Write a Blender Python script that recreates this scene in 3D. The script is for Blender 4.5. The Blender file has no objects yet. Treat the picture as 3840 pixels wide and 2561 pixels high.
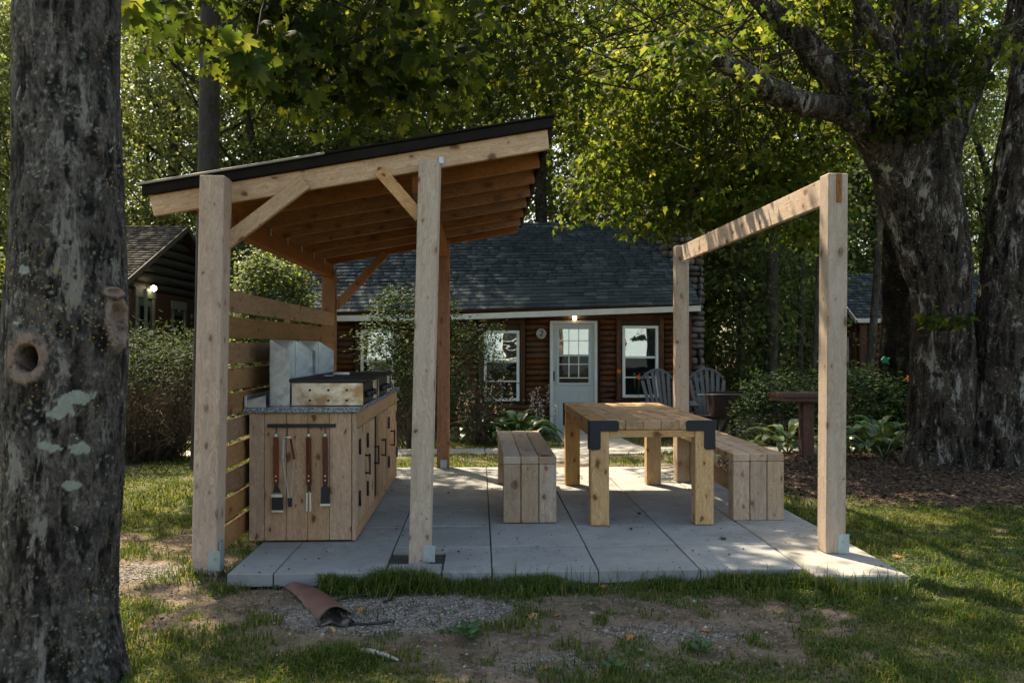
import bpy, bmesh, math, random
import numpy as np
from mathutils import Vector, Matrix, Quaternion
R = math.radians
S = bpy.context.scene
C = S.collection
rng = np.random.default_rng(7)
random.seed(7)

# ------------------------------------------------------------------ camera, sky, sun, exposure
H = 1.30
FPX, YAW, PITCH = 3160.0, R(2.17), R(0.35)
cd = bpy.data.cameras.new("camera"); cam = bpy.data.objects.new("camera", cd); C.objects.link(cam)
cd.sensor_width = 36; cd.lens = FPX / 3840 * 36; cd.clip_end = 2000; cd.clip_start = 0.05
cam.location = (0, 0, H); cam.rotation_euler = (R(90) + PITCH, 0, -YAW)
cd.dof.use_dof = True; cd.dof.focus_distance = 6.0; cd.dof.aperture_fstop = 5.0
S.camera = cam
SUN_EL, SUN_AZ = R(54), R(-30)          # azimuth measured from +Y (view direction), negative = left
W_ = bpy.data.worlds.new("World"); S.world = W_; W_.use_nodes = True
wn = W_.node_tree; wn.nodes.clear()
sky = wn.nodes.new('ShaderNodeTexSky'); sky.sky_type = 'NISHITA'; sky.sun_disc = False
sky.sun_elevation = SUN_EL; sky.sun_rotation = SUN_AZ; sky.air_density = 1.2; sky.dust_density = 2.5; sky.ozone_density = 0.8
bg = wn.nodes.new('ShaderNodeBackground'); bg.inputs[1].default_value = 0.15
wo = wn.nodes.new('ShaderNodeOutputWorld')
wn.links.new(sky.outputs[0], bg.inputs[0]); wn.links.new(bg.outputs[0], wo.inputs[0])
sl = bpy.data.lights.new("sun", 'SUN'); sl.energy = 5.0; sl.angle = R(0.55); sl.color = (1.0, 0.9, 0.74)
so = bpy.data.objects.new("sun", sl); C.objects.link(so)
sd = Vector((math.sin(SUN_AZ) * math.cos(SUN_EL), math.cos(SUN_AZ) * math.cos(SUN_EL), math.sin(SUN_EL)))
so.rotation_euler = sd.to_track_quat('Z', 'Y').to_euler(); so.location = sd * 60
S.view_settings.view_transform = 'Standard'; S.view_settings.look = 'None'
S.view_settings.exposure = 1.4; S.view_settings.use_white_balance = True; S.view_settings.white_balance_temperature = 7300; S.view_settings.white_balance_tint = 9; S.view_settings.gamma = 1.0; S.view_settings.use_curve_mapping = False
S.render.engine = 'CYCLES'
S.cycles.use_denoising = True
S.cycles.max_bounces = 8; S.cycles.diffuse_bounces = 4; S.cycles.glossy_bounces = 3; S.cycles.transmission_bounces = 6
S.cycles.transparent_max_bounces = 8; S.cycles.sample_clamp_indirect = 6; S.cycles.caustics_reflective = False

cam_F = Vector((math.sin(YAW) * math.cos(PITCH), math.cos(YAW) * math.cos(PITCH), math.sin(PITCH)))
cam_R = Vector((math.cos(YAW), -math.sin(YAW), 0)); cam_U = cam_R.cross(cam_F)
def at(px, py, Y):
    """survey helper: a point read off the photograph (2351 px wide copy) on the plane at depth Y"""
    fx, fy = px * 1.63335, py * 1.63335
    d = cam_F + cam_R * ((fx - 1920) / FPX) + cam_U * ((1280.5 - fy) / FPX)
    return Vector((0, 0, H)) + d * (Y / d.y)

# ------------------------------------------------------------------ numpy noise
def _h(i, j, k):
    n = (i.astype(np.int64) * 374761393 + j.astype(np.int64) * 668265263 + k.astype(np.int64) * 2147483647) & 0xFFFFFFFF
    n = ((n ^ (n >> 13)) * 1274126177) & 0xFFFFFFFF
    n = (n ^ (n >> 16)) & 0xFFFFFFFF
    return n / 4294967295.0
def vn(x, y, z=None):
    x = np.asarray(x, float); y = np.asarray(y, float); z = np.zeros_like(x) if z is None else np.asarray(z, float)
    i, j, k = np.floor(x), np.floor(y), np.floor(z)
    u, v, w = x - i, y - j, z - k
    u = u * u * (3 - 2 * u); v = v * v * (3 - 2 * v); w = w * w * (3 - 2 * w)
    r = 0
    for a in (0, 1):
        for b in (0, 1):
            for c in (0, 1):
                r = r + _h(i + a, j + b, k + c) * (u if a else 1 - u) * (v if b else 1 - v) * (w if c else 1 - w)
    return r
def fbm(x, y, z=None, o=4):
    z = np.zeros_like(np.asarray(x, float)) if z is None else z
    s = 0; a = 0.5; f = 1.0; t = 0
    for q in range(o):
        s = s + a * vn(x * f + 17.3 * q, y * f + 5.1 * q, z * f + 9.7 * q); t += a; a *= .5; f *= 2.03
    return s / t
def sstep(a, b, x):
    t = np.clip((x - a) / (b - a), 0, 1); return t * t * (3 - 2 * t)

# ------------------------------------------------------------------ object helpers
WM = {}
def tag(o, label=None, cat=None, group=None, kind=None):
    if label: o['label'] = label
    if cat: o['category'] = cat
    if group: o['group'] = group
    if kind: o['kind'] = kind
    return o
def put(o, parent=None, M=None):
    M = M or Matrix.Identity(4)
    C.objects.link(o)
    if parent is not None:
        o.parent = parent; o.matrix_basis = WM[parent].inverted() @ M
    else: o.matrix_basis = M
    WM[o] = M.copy()
    return o
def thing(name, label, cat, loc=(0, 0, 0), group=None, kind=None):
    o = bpy.data.objects.new(name, None); o.empty_display_size = .1
    put(o, None, Matrix.Translation(loc)); return tag(o, label, cat, group, kind)
def mobj(name, me, mat, parent=None, M=None):
    if mat and not me.materials: me.materials.append(mat)
    return put(bpy.data.objects.new(name, me), parent, M)
def np_mesh(name, V, Fs, smooth=False):
    """V (n,3); Fs list of int arrays (m,k)"""
    me = bpy.data.meshes.new(name); V = np.ascontiguousarray(V, dtype=np.float32)
    me.vertices.add(len(V)); me.vertices.foreach_set('co', V.ravel())
    if not isinstance(Fs, (list, tuple)): Fs = [Fs]
    li = np.concatenate([f.ravel() for f in Fs]).astype(np.int32)
    lt = np.concatenate([np.full(len(f), f.shape[1], np.int32) for f in Fs])
    ls = np.concatenate([[0], np.cumsum(lt)[:-1]]).astype(np.int32)
    me.loops.add(len(li)); me.loops.foreach_set('vertex_index', li)
    me.polygons.add(len(lt)); me.polygons.foreach_set('loop_start', ls); me.polygons.foreach_set('loop_total', lt)
    me.update(calc_edges=True); me.validate()
    if smooth: me.polygons.foreach_set('use_smooth', np.ones(len(lt), bool))
    return me
def fattr(me, name, vals):
    a = me.attributes.new(name, 'FLOAT', 'POINT'); a.data.foreach_set('value', np.ascontiguousarray(vals, dtype=np.float32))
_bc = {}
def box_mesh(l, w, t, b=.004, mat=None):
    k = (round(l, 4), round(w, 4), round(t, 4), b, mat.name if mat else '')
    if k in _bc: return _bc[k]
    bm = bmesh.new(); bmesh.ops.create_cube(bm, size=1)
    bmesh.ops.scale(bm, vec=(l, w, t), verts=bm.verts)
    if b > 0: bmesh.ops.bevel(bm, geom=bm.edges[:], offset=min(b, .3 * min(l, w, t)), segments=1, affect='EDGES')
    me = bpy.data.meshes.new("board"); bm.to_mesh(me); bm.free()
    if mat: me.materials.append(mat)
    _bc[k] = me; return me
def frame(p0, p1, up):
    x = (p1 - p0).normalized(); up = Vector(up); z = (up - x * up.dot(x)).normalized(); y = z.cross(x)
    M = Matrix((x, y, z)).transposed().to_4x4(); M.translation = (p0 + p1) / 2; return M
def bar(name, p0, p1, t, h, mat, parent=None, up=(0, 0, 1), b=.004):
    """a timber from p0 to p1; t = size across, h = size along 'up'; grain runs along it"""
    p0, p1 = Vector(p0), Vector(p1)
    return mobj(name, box_mesh((p1 - p0).length, t, h, b, mat), None, parent, frame(p0, p1, up))
def box(name, x0, x1, y0, y1, z0, z1, mat, parent=None, b=.004):
    dx, dy, dz = x1 - x0, y1 - y0, z1 - z0; cx, cy, cz = (x0 + x1) / 2, (y0 + y1) / 2, (z0 + z1) / 2
    if dx >= dy and dx >= dz: return bar(name, (x0, cy, cz), (x1, cy, cz), dy, dz, mat, parent, (0, 0, 1), b)
    if dy >= dz: return bar(name, (cx, y0, cz), (cx, y1, cz), dx, dz, mat, parent, (0, 0, 1), b)
    return bar(name, (cx, cy, z0), (cx, cy, z1), dx, dy, mat, parent, (0, 1, 0), b)
def cyl(name, p0, p1, r0, r1, mat, parent=None, n=16, smooth=True):
    p0, p1 = Vector(p0), Vector(p1); L = (p1 - p0).length
    a = np.linspace(0, 2 * np.pi, n, endpoint=False)
    V = np.array([[0, r0 * math.cos(q), r0 * math.sin(q)] for q in a] + [[L, r1 * math.cos(q), r1 * math.sin(q)] for q in a])
    Q = np.array([[i, (i + 1) % n, n + (i + 1) % n, n + i] for i in range(n)])[:, ::-1]
    me = np_mesh(name, V, [Q, np.arange(n)[None, :], np.arange(n, 2 * n)[None, ::-1]])
    if smooth:
        me.polygons.foreach_set('use_smooth', np.array([True] * n + [False] * 2))
    up = (0, 0, 1) if abs((p1 - p0).normalized().z) < .9 else (0, 1, 0)
    M = frame(p0, p1, up); M.translation = p0
    return mobj(name, me, mat, parent, M)
def prism(name, pts, ax, a0, a1, mat, parent=None, b=0):
    """extrude a 2D outline: ax='z' pts=(x,y); ax='y' pts=(x,z); ax='x' pts=(y,z)"""
    def P(u, v, w): return {'z': (u, v, w), 'y': (u, w, v), 'x': (w, u, v)}[ax]
    n = len(pts); V = [Vector(P(u, v, a0)) for u, v in pts] + [Vector(P(u, v, a1)) for u, v in pts]
    c = sum(V, Vector()) / len(V)
    bm = bmesh.new(); vs = [bm.verts.new(v - c) for v in V]
    bm.faces.new(vs[:n]); bm.faces.new(vs[n:][::-1])
    for i in range(n): bm.faces.new((vs[i], vs[n + i], vs[n + (i + 1) % n], vs[(i + 1) % n]))
    bmesh.ops.recalc_face_normals(bm, faces=bm.faces)
    if b > 0: bmesh.ops.bevel(bm, geom=bm.edges[:], offset=b, segments=1, affect='EDGES')
    me = bpy.data.meshes.new(name); bm.to_mesh(me); bm.free()
    return mobj(name, me, mat, parent, Matrix.Translation(c))
def copy_tree(o, parent=None):
    c = o.copy(); C.objects.link(c); c.parent = parent
    for ch in list(o.children): copy_tree(ch, c)
    return c
def np_boxes(cs, X, Y, Z):
    """arrays (n,3): centres and half-axis vectors"""
    sg = np.array([[a, b, c] for a in (-1, 1) for b in (-1, 1) for c in (-1, 1)])
    V = cs[:, None, :] + sg[None, :, 0:1] * X[:, None, :] + sg[None, :, 1:2] * Y[:, None, :] + sg[None, :, 2:3] * Z[:, None, :]
    q = np.array([[0, 1, 3, 2], [4, 6, 7, 5], [0, 4, 5, 1], [2, 3, 7, 6], [0, 2, 6, 4], [1, 5, 7, 3]])
    Fq = (np.arange(len(cs)) * 8)[:, None, None] + q[None]
    return V.reshape(-1, 3), Fq.reshape(-1, 4)

# ------------------------------------------------------------------ materials
class NT:
    def __init__(s, name):
        s.m = bpy.data.materials.new(name); s.m.use_nodes = True; s.t = s.m.node_tree; s.t.nodes.clear()
        s.out = s.n('OutputMaterial')
    def n(s, ty, **kw):
        nd = s.t.nodes.new('ShaderNode' + ty)
        for k, v in kw.items():
            if k in nd.bl_rna.properties: setattr(nd, k, v)
            else: s.set(nd, k.replace('_', ' '), v)
        return nd
    def set(s, nd, k, v):
        i = nd.inputs[int(k)] if k.isdigit() else nd.inputs[k]
        if isinstance(v, bpy.types.NodeSocket): s.t.links.new(v, i)
        elif isinstance(v, (tuple, list)) and len(v) == 3 and i.type == 'RGBA': i.default_value = (*v, 1)
        else: i.default_value = v
    def math(s, op, a, b=0.0, clamp=False):
        nd = s.t.nodes.new('ShaderNodeMath'); nd.operation = op; nd.use_clamp = clamp
        s.set(nd, '0', a); s.set(nd, '1', b); return nd.outputs[0]
    def vmath(s, op, a, b):
        nd = s.t.nodes.new('ShaderNodeVectorMath'); nd.operation = op
        s.set(nd, '0', a); s.set(nd, '1', b); return nd.outputs[0]
    def mix(s, f, a, b, mode='MIX'):
        nd = s.t.nodes.new('ShaderNodeMix'); nd.data_type = 'RGBA'; nd.blend_type = mode
        s.set(nd, '0', f)
        for k, v in ((6, a), (7, b)):
            if isinstance(v, bpy.types.NodeSocket): s.t.links.new(v, nd.inputs[k])
            else: nd.inputs[k].default_value = (*v, 1)
        return nd.outputs[2]
    def ramp(s, f, stops, interp='LINEAR'):
        nd = s.t.nodes.new('ShaderNodeValToRGB'); nd.color_ramp.interpolation = interp
        e = nd.color_ramp.elements
        while len(e) < len(stops): e.new(.5)
        for el, (p, c) in zip(e, stops):
            el.position = p; el.color = (*c, 1) if isinstance(c, (tuple, list)) else (c, c, c, 1)
        s.set(nd, '0', f); return nd.outputs[0]
    def obj(s): return s.n('TexCoord').outputs['Object']
    def gen(s): return s.n('NewGeometry').outputs['Position']
    def map(s, v, sc, loc=(0, 0, 0)):
        return s.n('Mapping', Vector=v, Scale=sc, Location=loc).outputs[0]
    def noise(s, v, sc=5, det=4, rough=.55, dist=0.0):
        return s.n('TexNoise', Vector=v, Scale=sc, Detail=det, Roughness=rough, Distortion=dist).outputs['Fac']
    def bump(s, h, st=.3, d=.01, n=None):
        nd = s.n('Bump', Strength=st, Distance=d, Height=h)
        if n is not None: s.set(nd, 'Normal', n)
        return nd.outputs[0]
    def pbr(s, col, rough=.7, spec=.3, metal=0.0, normal=None, **kw):
        nd = s.n('BsdfPrincipled'); s.set(nd, 'Base Color', col); s.set(nd, 'Roughness', rough)
        s.set(nd, 'Specular IOR Level', spec); s.set(nd, 'Metallic', metal)
        if normal is not None: s.set(nd, 'Normal', normal)
        for k, v in kw.items(): s.set(nd, k.replace('_', ' '), v)
        return nd.outputs[0]
    def done(s, sh): s.t.links.new(sh, s.out.inputs[0]); return s.m
def wood(name, c0, c1, knot=(.10, .045, .02), kn=.5, rough=.68, stain=.25, grey=None, gscale=1.0):
    t = NT(name); o = t.obj(); rnd = t.n('ObjectInfo').outputs['Random']
    off = t.vmath('SCALE', (37.0, 11.0, 23.0), (0, 0, 0)); off.node.inputs['Scale'].default_value = 1
    t.t.links.new(rnd, off.node.inputs['Scale']); p = t.vmath('ADD', o, off)
    wob = t.noise(t.map(p, (1.3, 4, 4)), 2.0, 3)
    pw = t.vmath('ADD', p, t.mix(1.0, (0, 0, 0), t.mix(.5, (0, 0, 0), wob)))
    g1 = t.noise(t.map(pw, (1.0, 22, 22)), 2.4 * gscale, 5, .6, .6)
    g2 = t.noise(t.map(pw, (4.0, 150, 150)), 2.0 * gscale, 3, .6)
    sx = t.n('SeparateXYZ', Vector=t.vmath('ADD', p, t.mix(.03, (0, 0, 0), t.n('TexNoise', Vector=p, Scale=22.0).outputs['Color'])))
    uv = t.n('CombineXYZ', X=t.math('MULTIPLY', sx.outputs[0], 4.6), Y=t.math('MULTIPLY', t.math('ADD', sx.outputs[1], t.math('MULTIPLY', sx.outputs[2], .93)), 8.0))
    v = t.n('TexVoronoi', Vector=uv.outputs[0], Scale=1.0, Randomness=.95); v.voronoi_dimensions = '2D'
    keep = t.n('SeparateColor', Color=v.outputs['Color'])
    kd = t.math('DIVIDE', v.outputs['Distance'], t.math('ADD', t.math('MULTIPLY', t.math('POWER', keep.outputs[0], 2.4), 1.35), .17))
    kd = t.math('DIVIDE', kd, .8 + .5 * kn)
    kmask = t.ramp(kd, [(0.0, 1.0), (.09, .75), (.15, 0.0)])
    ring = t.math('SINE', t.math('MULTIPLY', kd, 60.0))
    base = t.mix(t.ramp(g1, [(.36, 0), (.64, 1.0)]), tuple(q * .86 for q in c0), c1)
    base = t.mix(t.math('MULTIPLY', t.ramp(g2, [(.4, 0), (.7, 1.0)]), .38), base, tuple(q * .45 for q in c0))
    halo = t.ramp(kd, [(0, 1.0), (.34, 0.0)])
    base = t.mix(t.math('MULTIPLY', halo, .55), base, (c0[0] * .72, c0[1] * .5, c0[2] * .38))
    base = t.mix(kmask, base, knot)
    st = t.noise(t.map(p, (1.5, 3, 3)), 1.6, 4, .6)
    base = t.mix(t.math('MULTIPLY', t.ramp(st, [(.45, 0), (.75, 1.0)]), stain), base, tuple(q * .42 for q in c0))
    if grey: base = t.mix(t.ramp(t.noise(t.map(p, (.8, 6, 6)), 2.2, 4), [(.40, .0), (.70, .42)]), base, grey)
    val = t.n('HueSaturation', Color=base); t.set(val, 'Value', t.math('ADD', t.math('MULTIPLY', rnd, .36), .80))
    t.set(val, 'Saturation', t.math('ADD', t.math('MULTIPLY', t.math('FRACT', t.math('MULTIPLY', rnd, 7.3)), .3), .85))
    hh = t.math('ADD', t.math('MULTIPLY', g2, .6), g1)
    return t.done(t.pbr(val.outputs[0], t.math('ADD', t.math('MULTIPLY', g1, .2), rough - .1), .25, normal=t.bump(hh, .35, .004)))
def plain(name, col, rough=.6, spec=.4, metal=0.0, var=.15, nscale=6, bump=.15, **kw):
    t = NT(name); p = t.obj(); n = t.noise(p, nscale, 5, .65)
    c = t.mix(t.ramp(n, [(.3, 0), (.7, 1)]), tuple(q * (1 - var) for q in col), tuple(min(1, q * (1 + var)) for q in col))
    return t.done(t.pbr(c, rough, spec, metal, t.bump(t.noise(p, nscale * 9, 3), bump, .003), **kw))
def leafmat(name, cols, tr=.5, rough=.5, tcol=(1.5, 1.25, .45), sheen=.35):
    t = NT(name); r = t.n('NewGeometry').outputs['Random Per Island']
    st = [(i / (len(cols) - 1), c) for i, c in enumerate(cols)]
    c = t.ramp(r, st)
    big = t.noise(t.gen(), .9, 2)
    c = t.mix(t.ramp(big, [(.35, 0), (.65, .35)]), c, tuple(q * .62 for q in cols[0]))
    a = t.pbr(c, rough, sheen)
    tc = t.mix(1.0, c, tcol, 'MULTIPLY')
    b = t.n('BsdfTranslucent', Color=tc).outputs[0]
    m = t.n('MixShader'); t.set(m, '0', tr); t.set(m, '1', a); t.set(m, '2', b)
    return t.done(m.outputs[0])

M_post = wood('weathered_pine', (.48, .30, .19), (.65, .44, .305), kn=.5, stain=.3, grey=(.44, .345, .285))
M_postR = wood('pale_dry_pine', (.48, .345, .245), (.62, .48, .36), kn=.5, stain=.22, grey=(.55, .46, .39))
M_cedar = wood('orange_cedar', (.25, .092, .032), (.37, .155, .058), kn=.45, stain=.3)
M_board = wood('fresh_fir', (.52, .295, .15), (.68, .425, .24), kn=.40, stain=.15)
M_slat = wood('brown_slat', (.27, .145, .07), (.40, .23, .12), kn=.38, stain=.3)
M_cab = wood('cabinet_pine', (.48, .28, .155), (.62, .395, .24), kn=.42, stain=.2)
M_table = wood('table_fir', (.36, .205, .095), (.56, .355, .18), kn=.5, stain=.45)
M_tleg = wood('table_leg_fir', (.52, .30, .12), (.66, .42, .20), kn=.4, stain=.15)
M_bench = wood('bench_pine', (.38, .26, .165), (.54, .39, .265), kn=.4, stain=.35, grey=(.42, .355, .30))
M_darkwd = wood('dark_casing', (.055, .028, .015), (.11, .055, .028), kn=.2)
M_redwd = wood('red_brown_wood', (.11, .055, .042), (.19, .10, .075), kn=.2)
M_log = wood('oiled_log', (.065, .026, .012), (.165, .068, .028), kn=.35, stain=.55, knot=(.03, .012, .006))
M_logd = wood('dark_log', (.035, .030, .022), (.085, .075, .052), kn=.3, stain=.4, knot=(.02, .015, .01))
M_handle = wood('redwood_handle', (.10, .026, .015), (.19, .055, .028), kn=.1, rough=.45)
M_black = plain('black_iron', (.012, .012, .014), .55, .5, 0, .3, 20)
M_blackp = plain('black_steel_plate', (.010, .013, .020), .6, .4, 0, .2, 30)
M_galv = None
def galv():
    t = NT('galvanised_steel'); p = t.obj()
    v = t.n('TexVoronoi', Vector=p, Scale=26.0).outputs['Color']
    n = t.noise(p, 7, 5, .7)
    sepr = t.n('SeparateColor', Color=v).outputs[0]
    c = t.mix(sepr, (.50, .54, .56), (.72, .76, .78)); c = t.mix(t.ramp(n, [(.35, .0), (.7, .6)]), c, (.42, .45, .46))
    return t.done(t.pbr(c, t.math('ADD', t.math('MULTIPLY', sepr, .12), t.math('ADD', t.math('MULTIPLY', n, .2), .22)), .5, .9, t.bump(t.noise(p, 3, 2), .3, .03)))
M_galv = galv()
def stainless():
    t = NT('heat_stained_steel'); p = t.obj()
    w = t.noise(t.map(p, (3.0, 1.5, 4)), 2.4, 4)
    c = t.mix(t.ramp(w, [(.42, 0), (.62, 1)]), (.66, .62, .56), (.34, .22, .13))
    return t.done(t.pbr(c, .32, .5, .92, t.bump(t.noise(t.map(p, (4, 4, 120)), 4, 2), .08, .002)))
M_stain = stainless()
M_steel = plain('polished_steel', (.80, .80, .78), .38, .5, .85, .1, 10, .03)
M_white = plain('white_paint', (.72, .73, .70), .5, .4, 0, .07, 4, .08)
M_fascia = plain('white_fascia_paint', (.62, .61, .56), .6, .3, 0, .1, 3, .1)
M_door = plain('pale_grey_door_paint', (.44, .48, .48), .4, .4, 0, .05, 3, .04)
M_trimg = plain('green_grey_trim', (.17, .185, .14), .6, .3, 0, .12, 5, .1)
M_plastic = plain('grey_moulded_plastic', (.105, .108, .112), .55, .3, 0, .15, 6, .08)
M_zinc = plain('zinc_bracket', (.42, .50, .52), .45, .5, .7, .15, 14, .1)
M_soffit = plain('roof_sheathing', (.07, .03, .014), .8, .2, 0, .3, 4, .2)
M_roofmet = plain('dark_roof_edge', (.014, .011, .010), .85, .15, 0, .3, 8, .3)
M_drip = plain('pale_drip_edge', (.28, .25, .21), .5, .4, .3, .2, 12, .1)
def glassm(name, refl, dark):
    t = NT(name); n = t.noise(t.gen(), 1.4, 2)
    g = t.n('BsdfGlossy', Color=(.92, .98, 1.0), Roughness=.015); t.set(g, 'Normal', t.bump(n, .12, .03))
    d = t.pbr(dark, .6, .05); m = t.n('MixShader'); t.set(m, '0', refl); t.set(m, '1', d); t.set(m, '2', g.outputs[0])
    return t.done(m.outputs[0])
M_glass = glassm('upper_sash_glass', .42, (.02, .03, .035))
M_glassd = glassm('screened_lower_glass', .022, (.006, .006, .007))
def emit(name, col, st):
    t = NT(name); e = t.n('Emission', Color=col, Strength=st); return t.done(e.outputs[0])
M_lamp = emit('lit_bulb', (1.0, .84, .6), 9.0)
def granite():
    t = NT('speckled_granite'); p = t.obj()
    a = t.noise(p, 70, 4, .7); b = t.noise(p, 16, 3)
    c = t.ramp(a, [(.36, (.035, .045, .055)), (.48, (.15, .18, .21)), (.56, (.32, .36, .38)), (.68, (.62, .64, .64))])
    c = t.mix(t.math('MULTIPLY', b, .4), c, (.10, .13, .16))
    return t.done(t.pbr(c, .22, .5))
M_gran = granite()
def concrete(name, c, sc=1.0, rough=.85):
    t = NT(name); p = t.gen(); rnd = t.n('ObjectInfo').outputs['Random']
    a = t.noise(p, 1.7 * sc, 6, .62); f = t.noise(p, 60, 4, .7); s2 = t.noise(p, 7, 5, .7, .8)
    col = t.mix(t.ramp(a, [(.3, 0), (.7, 1)]), tuple(q * .80 for q in c), tuple(q * 1.10 for q in c))
    col = t.mix(t.ramp(s2, [(.50, 0), (.70, .55)]), col, tuple(q * .60 for q in c))
    col = t.mix(t.ramp(t.noise(p, 3.1 * sc, 6, .75, 1.5), [(.56, 0), (.66, .35)]), col, tuple(min(1, q * 1.5) for q in c))
    col = t.mix(t.ramp(f, [(.58, 0), (.72, .5)]), col, tuple(q * .5 for q in c))
    h = t.n('HueSaturation', Color=col); t.set(h, 'Value', t.math('ADD', t.math('MULTIPLY', rnd, .16), .92))
    return t.done(t.pbr(h.outputs[0], rough, .25, 0.0, t.bump(t.math('ADD', f, s2), .25, .004)))
M_conc = concrete('paver_concrete', (.295, .297, .283))
M_conc2 = concrete('rough_poured_concrete', (.35, .33, .29), 2.0)
M_sand = plain('dark_joint_sand', (.075, .07, .06), .95, .1, 0, .4, 40, .4)
def shingle_mat(name, cols):
    t = NT(name); r = t.n('NewGeometry').outputs['Random Per Island']; o = t.n('ObjectInfo').outputs['Random']
    rr = t.math('FRACT', t.math('ADD', r, o)); c = t.ramp(rr, [(i / (len(cols) - 1), k) for i, k in enumerate(cols)])
    n = t.noise(t.gen(), 45, 3, .7); c = t.mix(t.ramp(n, [(.4, 0), (.75, .5)]), c, tuple(q * 2.2 for q in cols[1]))
    n2 = t.noise(t.gen(), .8, 3, .7); c = t.mix(t.ramp(n2, [(.45, 0), (.75, .4)]), c, tuple(q * .5 for q in cols[0]))
    return t.done(t.pbr(c, .95, .06, 0.0, t.bump(n, .5, .006)))
M_shin = shingle_mat('blue_grey_shingle', [(.018, .024, .028), (.042, .053, .059), (.028, .036, .041), (.075, .088, .094)])
M_shin2 = shingle_mat('brown_grey_shingle', [(.028, .026, .022), (.06, .055, .048), (.04, .037, .03), (.095, .085, .072)])
M_mort = plain('mortar', (.06, .055, .05), .95, .1, 0, .3, 20, .4)
def stone():
    t = NT('fieldstone'); p = t.obj(); rnd = t.n('ObjectInfo').outputs['Random']; n = t.noise(p, 9, 5, .7)
    c = t.ramp(rnd, [(0, (.09, .075, .062)), (.5, (.16, .14, .125)), (1, (.24, .22, .20))])
    c = t.mix(t.ramp(n, [(.35, 0), (.7, .7)]), c, (.05, .045, .035))
    return t.done(t.pbr(c, .85, .25, 0.0, t.bump(n, .6, .02)))
M_stone = stone()
M_bush = leafmat('bush_leaf', [(.012, .032, .012), (.02, .05, .016), (.034, .07, .02), (.055, .088, .028)], .35, .6, sheen=.12)
M_yew = leafmat('yew_leaf', [(.014, .032, .008), (.030, .058, .011), (.065, .10, .02)], .25, .65, sheen=.1)
M_hosta = leafmat('hosta_leaf', [(.02, .065, .02), (.035, .10, .028), (.05, .13, .035)], .3, .38, sheen=.5)
M_hostav = leafmat('hosta_pale_leaf', [(.035, .085, .025), (.09, .15, .06), (.20, .24, .15)], .3, .45, sheen=.35)
M_forest = leafmat('forest_leaf', [(.034, .057, .026), (.062, .092, .038), (.10, .13, .056), (.16, .18, .09)], .6, .6, (2.6, 2.4, 1.25), .15)
M_maple = leafmat('shaded_maple_leaf', [(.012, .023, .007), (.022, .037, .010), (.038, .055, .014), (.068, .084, .022)], .6, .6, (3.6, 3.0, 1.15), .07)  # darker maple copy: canopy shade put into the leaf colour
M_mapleY = leafmat('sunlit_yellow_leaf', [(.030, .060, .015), (.056, .090, .022), (.092, .124, .032), (.15, .17, .055)], .6, .6, (2.5, 2.2, .95), .1)  # paler maple copy: sunlight on the leaves put into the colour
M_stem = plain('thin_brown_stem', (.095, .075, .055), .9, .1, 0, .35, 12, .4)
M_twig = plain('dark_twig', (.03, .022, .017), .9, .15, 0, .3, 10, .3)
M_grass = leafmat('lawn_blade', [(.040, .085, .012), (.070, .125, .018), (.11, .16, .028), (.17, .20, .05), (.30, .26, .13)], .4, .6)
M_clover = leafmat('clover_leaf', [(.02, .065, .014), (.035, .095, .02), (.05, .12, .025)], .3)
M_fall = leafmat('fallen_orange_leaf', [(.42, .10, .03), (.50, .20, .06), (.36, .22, .09)], .25, .6)
M_chip = leafmat('mulch_chip', [(.035, .022, .014), (.08, .052, .035), (.14, .095, .065), (.20, .15, .11)], 0.0, .9, sheen=.1)
M_flowp = leafmat('pale_purple_flower', [(.42, .34, .42), (.62, .55, .60)], .4)
M_flowo = leafmat('orange_lily_petal', [(.75, .14, .03), (.85, .22, .04)], .35)

# ------------------------------------------------------------------ terrain
def ghei(x, y):
    x = np.asarray(x, float); y = np.asarray(y, float)
    z = -.062 + .05 * (fbm(x * .9, y * .9, o=4) - .5) + .030 * (fbm(x * 5 + 3, y * 5, o=3) - .5)
    z = z - .22 * sstep(9.3, 14.5, y)
    z = z - .04 * sstep(4.4, 3.2, y)
    bed = np.exp(-(((x - 4.95) / 1.7) ** 2 + ((y - 8.7) / 1.5) ** 2)); z = z + .10 * bed
    z = z + 1.2 * sstep(22, 60, y) - .0 * x
    ins = sstep(-1.62, -1.46, x) * sstep(2.52, 2.40, x) * sstep(4.80, 4.92, y) * sstep(9.28, 9.16, y)
    z = z * (1 - ins) + ins * -.10
    z = np.where((x > -1.5) & (x < 2.45) & (y > 4.60) & (y < 9.3), np.minimum(z, -.055), z)
    return z
def gz(x, y): return float(ghei(np.array([x]), np.array([y]))[0])
def ell(x, y, cx, cy, rx, ry, soft=.35):
    d = np.sqrt(((x - cx) / rx) ** 2 + ((y - cy) / ry) ** 2); return 1 - sstep(1 - soft, 1 + soft, d)
def slabmask(x, y): return ((x > -1.48) & (x < 1.93) & (y > 4.89) & (y < 9.12)) | ((x > 1.85) & (x < 2.44) & (y > 4.70) & (y < 9.12))
def pathmask(x, y):
    a = (np.abs(y - (11.45 + .02 * x)) < .34) & (x > -9) & (x < 4.6)
    b = (np.abs(x - 1.0) < .40) & (y > 9.1) & (y < 11.4); c = (np.abs(x - 1.9) < .55) & (y > 11.5) & (y < 15.9)
    return a | b | c
def gravm(x, y):
    n = .35 * (fbm(x * 4, y * 4, o=3) - .5)
    return np.clip(np.maximum.reduce([ell(x, y, -.42, 4.36, .62, .30), ell(x, y, .95, 4.02, .35, .12) * .62, ell(x, y, .35, 3.68, .4, .12) * .42, ell(x, y, -2.1, 5.15, .35, .22)]) + n * 1.5 - .05, 0, 1)
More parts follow.
